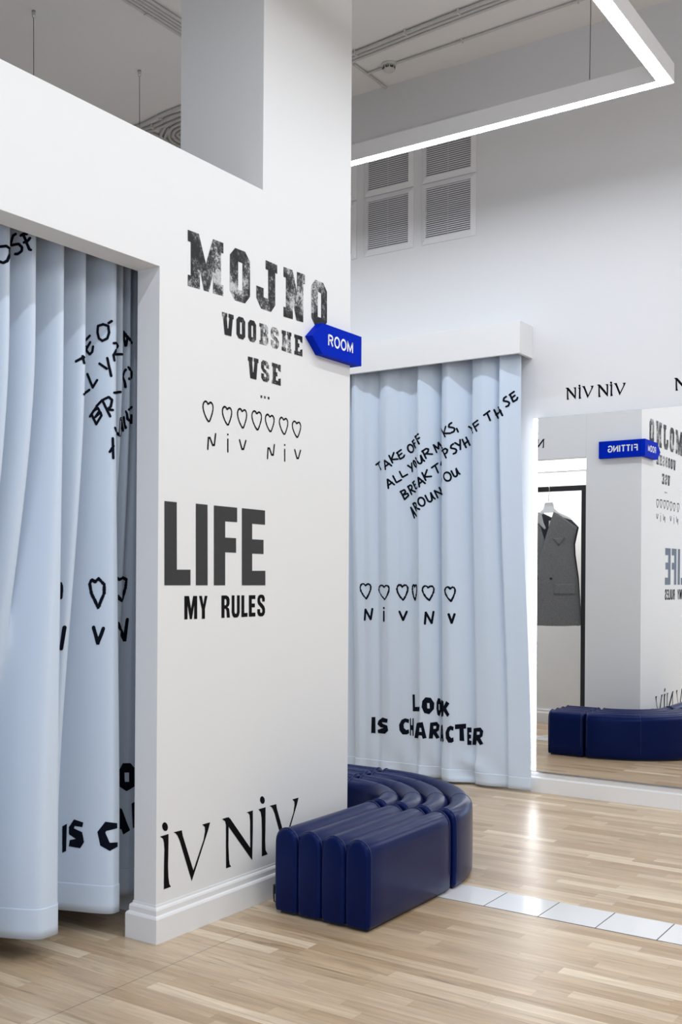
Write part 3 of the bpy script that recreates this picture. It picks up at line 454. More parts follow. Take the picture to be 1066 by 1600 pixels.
FRONT_HEARTS = [[(0.9671,1.3589),(0.9587,1.3709),(0.9429,1.3741),(0.9355,1.3686),(0.928,1.363),(0.925,1.3531),(0.9221,1.3432),(0.9243,1.3351),(0.9266,1.3271),(0.9289,1.319),(0.9339,1.3113),(0.9388,1.3036),(0.9437,1.296),(0.9486,1.2883),(0.9551,1.2823),(0.9615,1.2763),(0.968,1.2703),(0.9746,1.2644),(0.9796,1.2727),(0.9847,1.281),(0.9897,1.2893),(0.9947,1.2976),(0.9983,1.3059),(1.0019,1.3141),(1.0055,1.3224),(1.009,1.3307),(1.0097,1.3387),(1.0103,1.3468),(1.011,1.3548),(1.006,1.3624),(1.0009,1.3701),(0.9851,1.3722),(0.9761,1.3655),(0.9671,1.3589)],[(1.157,1.3501),(1.146,1.3613),(1.1237,1.3643),(1.0848,1.3537),(1.0799,1.3443),(1.0766,1.3349),(1.0793,1.3273),(1.0832,1.3197),(1.088,1.3122),(1.102,1.305),(1.1163,1.298),(1.1258,1.2908),(1.1326,1.2837),(1.1415,1.2782),(1.1499,1.2726),(1.1581,1.2671),(1.166,1.2615),(1.1718,1.2694),(1.1774,1.2772),(1.1828,1.285),(1.1881,1.2928),(1.1916,1.3005),(1.1952,1.3083),(1.1985,1.316),(1.2017,1.3238),(1.2027,1.3351),(1.2036,1.3464),(1.1991,1.3535),(1.1944,1.3607),(1.1781,1.3626),(1.1679,1.3564),(1.157,1.3501)],[(1.306,1.3533),(1.2976,1.3653),(1.2823,1.3685),(1.2756,1.3629),(1.2689,1.3574),(1.2663,1.3474),(1.2637,1.3375),(1.2659,1.3294),(1.268,1.3214),(1.2702,1.3133),(1.2747,1.3056),(1.2793,1.298),(1.2838,1.2903),(1.2885,1.2827),(1.2948,1.2767),(1.3011,1.2707),(1.3074,1.2648),(1.3135,1.2588),(1.3181,1.2671),(1.3226,1.2754),(1.3271,1.2837),(1.3317,1.292),(1.335,1.3002),(1.3383,1.3085),(1.3416,1.3168),(1.3449,1.325),(1.3455,1.3331),(1.346,1.3411),(1.3466,1.3492),(1.3418,1.3568),(1.337,1.3645),(1.3225,1.3666),(1.3143,1.3599),(1.306,1.3533)],[(1.4035,1.3538),(1.3992,1.366),(1.3918,1.3693),(1.3853,1.3581),(1.3841,1.3481),(1.3829,1.3381),(1.3839,1.33),(1.3849,1.3218),(1.3859,1.3137),(1.388,1.306),(1.3902,1.2982),(1.3924,1.2905),(1.3946,1.2827),(1.3988,1.2747),(1.403,1.2666),(1.4073,1.2585),(1.4098,1.2669),(1.4124,1.2753),(1.415,1.2836),(1.4176,1.292),(1.4196,1.3003),(1.4216,1.3086),(1.4238,1.3169),(1.4261,1.3253),(1.4265,1.3334),(1.427,1.3415),(1.4274,1.3496),(1.4241,1.3573),(1.421,1.3651),(1.4125,1.3672),(1.4035,1.3538)],[(1.566,1.3485),(1.5576,1.3596),(1.5424,1.3626),(1.5356,1.3575),(1.5288,1.3523),(1.5261,1.3431),(1.5235,1.3339),(1.5257,1.3264),(1.5279,1.319),(1.5301,1.3115),(1.5347,1.3044),(1.5393,1.2973),(1.5439,1.2902),(1.5485,1.2831),(1.5549,1.2775),(1.5612,1.272),(1.5676,1.2664),(1.574,1.2609),(1.5787,1.2685),(1.5835,1.2762),(1.5882,1.2839),(1.593,1.2916),(1.5965,1.2993),(1.6,1.3069),(1.6036,1.3146),(1.6071,1.3222),(1.6081,1.3335),(1.609,1.3447),(1.6037,1.3518),(1.5985,1.3589),(1.5831,1.3608),(1.5745,1.3547),(1.566,1.3485)],[(1.8622,1.343),(1.8556,1.3538),(1.8428,1.3567),(1.8291,1.3466),(1.8262,1.3377),(1.8231,1.3287),(1.8256,1.3215),(1.8281,1.3142),(1.8304,1.307),(1.8352,1.3002),(1.8397,1.2933),(1.8439,1.2864),(1.8479,1.2796),(1.853,1.2742),(1.858,1.2688),(1.8631,1.2634),(1.8681,1.2581),(1.872,1.2655),(1.8759,1.2729),(1.8798,1.2804),(1.8838,1.2878),(1.8867,1.2953),(1.8896,1.3027),(1.8925,1.3101),(1.8954,1.3175),(1.8963,1.3284),(1.8971,1.3393),(1.8929,1.3462),(1.8888,1.3531),(1.8762,1.355),(1.8692,1.349),(1.8622,1.343)]]
LN = {'N': [[(0.05,0),(0.15,0.95),(0.8,0.05),(1,1)]],'i': [[(0.5,0.72),(0.5,0.02)],[(0.45,1),(0.55,1.0)]],'v': [[(0,1),(0.5,0),(1,1)]]}
FRONT_NIV = [[[(0.9579,1.1116),(0.9587,1.1199),(0.9596,1.1281),(0.9604,1.1363),(0.9612,1.1446),(0.9621,1.1528),(0.9629,1.161),(0.9638,1.1693),(0.9646,1.1775),(0.9655,1.1857),(0.9696,1.1788),(0.9738,1.1719),(0.9781,1.165),(0.9823,1.1581),(0.9865,1.1512),(0.9907,1.1443),(0.9949,1.1374),(0.9991,1.1305),(1.0032,1.1236),(1.0073,1.1167),(1.0088,1.1249),(1.0104,1.1331),(1.0119,1.1413),(1.0134,1.1495),(1.015,1.1577),(1.0165,1.166),(1.0181,1.1742),(1.0196,1.1824),(1.0211,1.1906)]],[[(1.1529,1.1739),(1.1528,1.1658),(1.1526,1.1576),(1.1525,1.1495),(1.1523,1.1413),(1.1522,1.1331),(1.152,1.125),(1.1518,1.1168),(1.1517,1.1087)],[(1.1525,1.2),(1.1544,1.2)]],[[(1.2832,1.176),(1.2866,1.1687),(1.29,1.1615),(1.2934,1.1542),(1.2969,1.147),(1.3003,1.1397),(1.3037,1.1325),(1.307,1.1253),(1.3104,1.118),(1.3138,1.1254),(1.3172,1.1328),(1.3206,1.1401),(1.324,1.1475),(1.3274,1.1548),(1.3308,1.1622),(1.3342,1.1695),(1.3375,1.1769)]],[[(1.5407,1.098),(1.5414,1.1058),(1.5421,1.1135),(1.5428,1.1213),(1.5436,1.1291),(1.5443,1.1368),(1.545,1.1446),(1.5458,1.1524),(1.5465,1.1601),(1.5472,1.1679),(1.5479,1.1757),(1.5518,1.169),(1.5557,1.1624),(1.5596,1.1558),(1.5635,1.1491),(1.5674,1.1425),(1.5714,1.1358),(1.5753,1.1292),(1.5792,1.1226),(1.5832,1.1159),(1.5871,1.1093),(1.5911,1.1027),(1.5924,1.1104),(1.5938,1.1182),(1.5952,1.126),(1.5966,1.1337),(1.598,1.1415),(1.5994,1.1492),(1.6008,1.157),(1.6022,1.1648),(1.6036,1.1725),(1.6051,1.1803)]],[[(1.852,1.1679),(1.8543,1.1606),(1.8566,1.1533),(1.8589,1.146),(1.8612,1.1386),(1.8636,1.1313),(1.8659,1.124),(1.8683,1.1167),(1.8707,1.1094),(1.8732,1.1168),(1.8758,1.1241),(1.8784,1.1315),(1.8809,1.1389),(1.8835,1.1462),(1.8861,1.1536),(1.8887,1.161),(1.8913,1.1683)]]]
BLOB = {'L': [(0,1),(0.32,1),(0.36,0.26),(1,0.26),(0.95,0),(0.05,0)],'I': [(0.1,1),(0.95,1),(0.98,0.0),(0,0.02)],'C': [(1,0.93),(0.6,1),(0.25,0.9),(0,0.6),(0.05,0.25),(0.35,0.0),(0.75,0.0),(1,0.08),(0.95,0.32),(0.7,0.27),(0.48,0.4),(0.45,0.62),(0.6,0.76),(0.95,0.7)],'S': [(0.95,0.9),(0.5,1),(0.1,0.82),(0.0,0.58),(0.25,0.42),(0.58,0.36),(0.02,0.25),(0.05,0.05),(0.7,0),(1,0.2),(0.92,0.5),(0.5,0.62),(0.42,0.72),(0.9,0.68)],'K': [(0,1),(0.3,0.95),(0.35,0.65),(0.62,0.95),(1,0.8),(0.62,0.5),(1,0.15),(0.75,0),(0.32,0.35),(0.28,0.05),(0,0)],'H': [(0,1),(0.28,1),(0.3,0.62),(0.68,0.6),(0.7,1),(1,1),(1,0),(0.7,0),(0.68,0.32),(0.3,0.34),(0.28,0.02),(0,0.02)],'T': [(0,0.95),(1,1),(1,0.72),(0.78,0.7),(0.84,0),(0.42,0.02),(0.4,0.7),(0,0.68)],'E': [(0,1),(0.95,1),(0.95,0.72),(0.45,0.72),(0.45,0.6),(0.85,0.58),(0.85,0.38),(0.45,0.36),(0.5,0.26),(1,0.22),(0.95,0),(0.05,0.0)],'O': [(0.3,1),(0.72,0.97),(1,0.66),(0.97,0.3),(0.6,0),(0.2,0.08),(0,0.42),(0.05,0.78)],'A': [(0.2,0.95),(0.68,1),(1,0.06),(0.68,0),(0.6,0.2),(0.38,0.22),(0.3,0.03),(0,0.06)],'R': [(0.12,0.95),(0.75,1),(1,0.8),(0.92,0.5),(0.72,0.4),(1,0.08),(0.7,0),(0.42,0.28),(0.36,0.02),(0,0.02)]}
BLOB_HOLE = {'O': [(0.42,0.66),(0.62,0.66),(0.64,0.34),(0.45,0.34)],'A': [(0.42,0.66),(0.55,0.66),(0.6,0.42),(0.4,0.42)],'R': [(0.42,0.76),(0.68,0.76),(0.66,0.6),(0.42,0.58)]}
FRONT_BLOB = [([(1.3811,0.5906),(1.4016,0.5922),(1.402,0.5796),(1.4024,0.567),(1.4027,0.5545),(1.4031,0.5419),(1.4035,0.5293),(1.4039,0.5168),(1.4043,0.5042),(1.4282,0.5064),(1.4982,0.5126),(1.4964,0.4971),(1.4944,0.4815),(1.4255,0.4752),(1.4036,0.4732),(1.3842,0.4715),(1.3839,0.4834),(1.3836,0.4953),(1.3832,0.5073),(1.3829,0.5192),(1.3826,0.5311),(1.3823,0.543),(1.382,0.5549),(1.3817,0.5668),(1.3814,0.5787)],[]),([(1.5416,0.5824),(1.5552,0.5816),(1.5688,0.5808),(1.5825,0.5799),(1.5917,0.5678),(1.601,0.5557),(1.6106,0.5435),(1.6095,0.5291),(1.6085,0.5148),(1.6075,0.5005),(1.598,0.4914),(1.5888,0.4822),(1.5797,0.473),(1.5706,0.4638),(1.5575,0.4666),(1.5445,0.4693),(1.5316,0.4721),(1.5252,0.4854),(1.5188,0.4987),(1.5124,0.512),(1.5141,0.5264),(1.5157,0.5409),(1.5174,0.5553),(1.5294,0.5689)],[(1.5531,0.5421),(1.5727,0.5427),(1.5733,0.5299),(1.574,0.5172),(1.5746,0.5045),(1.556,0.504),(1.555,0.5167),(1.5541,0.5294)]),([(1.6407,0.5784),(1.6594,0.5746),(1.6637,0.5614),(1.668,0.5482),(1.6723,0.535),(1.6719,0.5197),(1.6715,0.5043),(1.6712,0.489),(1.6656,0.4763),(1.66,0.4635),(1.6545,0.4507),(1.6366,0.4609),(1.6337,0.4753),(1.6307,0.4898),(1.6278,0.5042),(1.6285,0.5195),(1.6292,0.5349),(1.6299,0.5502),(1.6353,0.5643)],[(1.646,0.535),(1.655,0.535),(1.6554,0.5214),(1.6557,0.5078),(1.6561,0.4941),(1.6475,0.4941),(1.647,0.5078),(1.6465,0.5214)]),([(1.669,0.5641),(1.8025,0.5663),(1.8041,0.5547),(1.8056,0.5431),(1.807,0.5315),(1.8148,0.544),(1.822,0.5564),(1.8288,0.5688),(1.8415,0.5612),(1.8527,0.5533),(1.8453,0.5411),(1.8372,0.5286),(1.8285,0.5161),(1.8351,0.5065),(1.8412,0.4968),(1.8469,0.4871),(1.8523,0.4774),(1.8372,0.4584),(1.8299,0.4679),(1.8221,0.4773),(1.8136,0.4867),(1.8042,0.496),(1.803,0.4841),(1.8017,0.4722),(1.8004,0.4603),(1.6696,0.4457),(1.6695,0.4575),(1.6695,0.4694),(1.6694,0.4812),(1.6693,0.4931),(1.6693,0.5049),(1.6692,0.5167),(1.6692,0.5286),(1.6691,0.5404),(1.6691,0.5523)],[]),([(1.0085,0.4067),(1.025,0.4075),(1.0419,0.4082),(1.042,0.3952),(1.0421,0.3821),(1.0422,0.3691),(1.0423,0.356),(1.0425,0.343),(1.0426,0.3299),(1.0427,0.3169),(1.043,0.3038),(1.0433,0.2908),(1.0239,0.2911),(1.0049,0.2912),(1.0052,0.3041),(1.0055,0.3169),(1.0059,0.3297),(1.0063,0.3426),(1.0067,0.3554),(1.0072,0.3682),(1.0076,0.3811),(1.008,0.3939)],[]),([(1.1809,0.4037),(1.1652,0.4063),(1.1485,0.4087),(1.1309,0.4111),(1.1097,0.4022),(1.0831,0.393),(1.069,0.3848),(1.0643,0.3703),(1.0596,0.3559),(1.0712,0.3471),(1.0855,0.3389),(1.1183,0.3381),(1.1398,0.3365),(1.1143,0.3299),(1.0792,0.3225),(1.0615,0.3169),(1.0645,0.2935),(1.0801,0.2932),(1.1104,0.2944),(1.1344,0.2951),(1.1531,0.2954),(1.1698,0.3088),(1.1854,0.322),(1.1815,0.3393),(1.1776,0.3565),(1.155,0.3615),(1.1306,0.3663),(1.1197,0.3771),(1.1402,0.3774),(1.1585,0.3775),(1.1756,0.3775),(1.1783,0.3906)],[]),([(1.3546,0.4121),(1.3387,0.4154),(1.3228,0.4187),(1.3091,0.4122),(1.2954,0.4056),(1.2887,0.3936),(1.2822,0.3816),(1.2757,0.3696),(1.2771,0.3562),(1.2785,0.3428),(1.28,0.3294),(1.2879,0.3203),(1.2959,0.3113),(1.3039,0.3023),(1.3195,0.3032),(1.3352,0.304),(1.3547,0.3141),(1.3527,0.3278),(1.3507,0.3416),(1.331,0.3349),(1.3136,0.349),(1.3124,0.3616),(1.3111,0.3742),(1.3228,0.391),(1.3367,0.3882),(1.3506,0.3854),(1.3526,0.3988)],[]),([(1.3602,0.4205),(1.3685,0.4209),(1.3688,0.405),(1.369,0.3892),(1.3691,0.3733),(1.3808,0.3716),(1.381,0.3842),(1.3812,0.3968),(1.3814,0.4093),(1.3815,0.4219),(1.3915,0.4227),(1.3915,0.4102),(1.3915,0.3977),(1.3915,0.3851),(1.3915,0.3726),(1.3914,0.36),(1.3913,0.3475),(1.3913,0.335),(1.3912,0.3224),(1.3913,0.3099),(1.3914,0.2974),(1.3816,0.2965),(1.3812,0.3098),(1.3809,0.3231),(1.3807,0.3365),(1.3691,0.3381),(1.3689,0.3247),(1.3688,0.3114),(1.3688,0.298),(1.3605,0.2975),(1.3603,0.3098),(1.3602,0.322),(1.3602,0.3343),(1.3602,0.3467),(1.3602,0.359),(1.3602,0.3713),(1.3602,0.3836),(1.3602,0.3959),(1.3602,0.4082)],[]),([(1.4215,0.3924),(1.4827,0.4004),(1.5057,0.4045),(1.5204,0.4073),(1.5237,0.3951),(1.5269,0.3829),(1.5302,0.3707),(1.5336,0.3586),(1.5369,0.3464),(1.5403,0.3342),(1.5436,0.322),(1.5469,0.3098),(1.5502,0.2976),(1.5349,0.2934),(1.5197,0.2891),(1.5162,0.3008),(1.5127,0.3124),(1.4866,0.3124),(1.4421,0.285),(1.4146,0.2838),(1.3978,0.2839),(1.4001,0.2959),(1.4026,0.3079),(1.405,0.32),(1.4077,0.332),(1.4103,0.3441),(1.413,0.3562),(1.4158,0.3682),(1.4186,0.3803)],[(1.4951,0.3654),(1.5084,0.3665),(1.5106,0.3525),(1.5129,0.3384),(1.4915,0.3366),(1.4937,0.3511)]),([(1.5779,0.405),(1.591,0.4069),(1.6045,0.4087),(1.6186,0.4104),(1.6329,0.412),(1.6442,0.4001),(1.656,0.3882),(1.6536,0.3763),(1.6513,0.3644),(1.6489,0.3525),(1.6309,0.3404),(1.6394,0.3278),(1.6482,0.3152),(1.6573,0.3025),(1.6434,0.2977),(1.6298,0.2928),(1.6211,0.3039),(1.6124,0.3149),(1.604,0.3259),(1.6015,0.3103),(1.5991,0.2948),(1.5836,0.2943),(1.5683,0.2937),(1.5695,0.3061),(1.5706,0.3185),(1.5717,0.3308),(1.5727,0.3432),(1.5737,0.3556),(1.5747,0.3679),(1.5757,0.3803),(1.5768,0.3926)],[(1.6033,0.383),(1.6267,0.3833),(1.6251,0.3642),(1.6036,0.3616)]),([(1.6688,0.3874),(1.7904,0.4016),(1.7924,0.389),(1.794,0.3763),(1.7955,0.3636),(1.7971,0.3508),(1.7987,0.3381),(1.8001,0.3254),(1.8015,0.3127),(1.8032,0.3001),(1.8048,0.2875),(1.792,0.2785),(1.7893,0.2905),(1.7862,0.3024),(1.6759,0.2968),(1.675,0.2851),(1.6741,0.2733),(1.6645,0.277),(1.6648,0.2893),(1.6652,0.3015),(1.6655,0.3137),(1.666,0.326),(1.6666,0.3383),(1.6671,0.3505),(1.6677,0.3628),(1.6683,0.3751)],[(1.6762,0.3514),(1.6802,0.3514),(1.6811,0.3365),(1.7855,0.3294),(1.6759,0.3216),(1.676,0.3365)]),([(1.8799,0.3932),(1.8687,0.3969),(1.8578,0.4005),(1.8384,0.387),(1.833,0.3746),(1.8275,0.3622),(1.8216,0.3496),(1.8227,0.336),(1.8237,0.3223),(1.8249,0.3087),(1.8348,0.2952),(1.8437,0.2814),(1.8652,0.2831),(1.8793,0.2932),(1.878,0.3073),(1.8767,0.3213),(1.8627,0.3148),(1.851,0.3293),(1.8502,0.3422),(1.8495,0.3551),(1.8577,0.3722),(1.8769,0.3661),(1.8784,0.3796)],[]),([(1.8884,0.4098),(1.9017,0.4112),(1.9151,0.4125),(1.9285,0.4139),(1.9416,0.4153),(1.9547,0.4167),(1.9678,0.4181),(1.9678,0.4014),(1.9679,0.3846),(1.9506,0.3817),(1.9514,0.3698),(1.9522,0.3579),(1.953,0.346),(1.9538,0.3341),(1.9546,0.3222),(1.9553,0.3102),(1.9559,0.2983),(1.9391,0.2987),(1.9221,0.2993),(1.922,0.311),(1.9218,0.3226),(1.9215,0.3342),(1.9213,0.3459),(1.921,0.3575),(1.9207,0.3691),(1.9205,0.3807),(1.9044,0.3791),(1.8883,0.3774),(1.8884,0.3936)],[]),([(1.9746,0.3919),(1.9903,0.3924),(2.0057,0.3929),(2.006,0.3763),(2.0063,0.3597),(1.99,0.3591),(1.9903,0.3448),(2.0034,0.3429),(2.0036,0.331),(2.0039,0.3192),(1.9908,0.3163),(1.9924,0.3044),(2.0087,0.3003),(2.0079,0.2871),(2.0071,0.2739),(1.9924,0.2733),(1.9773,0.2727),(1.9772,0.2846),(1.9771,0.2966),(1.9769,0.3086),(1.9768,0.3205),(1.9764,0.3324),(1.976,0.3443),(1.9757,0.3562),(1.9753,0.3681),(1.9749,0.38)],[]),([(2.0203,0.3876),(2.0318,0.3899),(2.1159,0.3997),(2.1293,0.4026),(2.1418,0.4054),(2.1515,0.3944),(2.161,0.3834),(2.1589,0.3712),(2.1568,0.3591),(2.1548,0.3469),(2.1394,0.3334),(2.1466,0.3214),(2.1536,0.3093),(2.1606,0.2973),(2.1493,0.2913),(2.1378,0.2853),(2.1306,0.2957),(2.1232,0.3061),(2.1153,0.3164),(2.1121,0.3005),(2.1065,0.2842),(2.0261,0.2758),(2.0128,0.275),(2.0138,0.2875),(2.0148,0.3001),(2.0158,0.3127),(2.0167,0.3252),(2.0174,0.3376),(2.0181,0.3501),(2.0189,0.3626),(2.0196,0.3751)],[(2.1146,0.3738),(2.1362,0.3761),(2.1347,0.3568),(2.1149,0.3523)])]
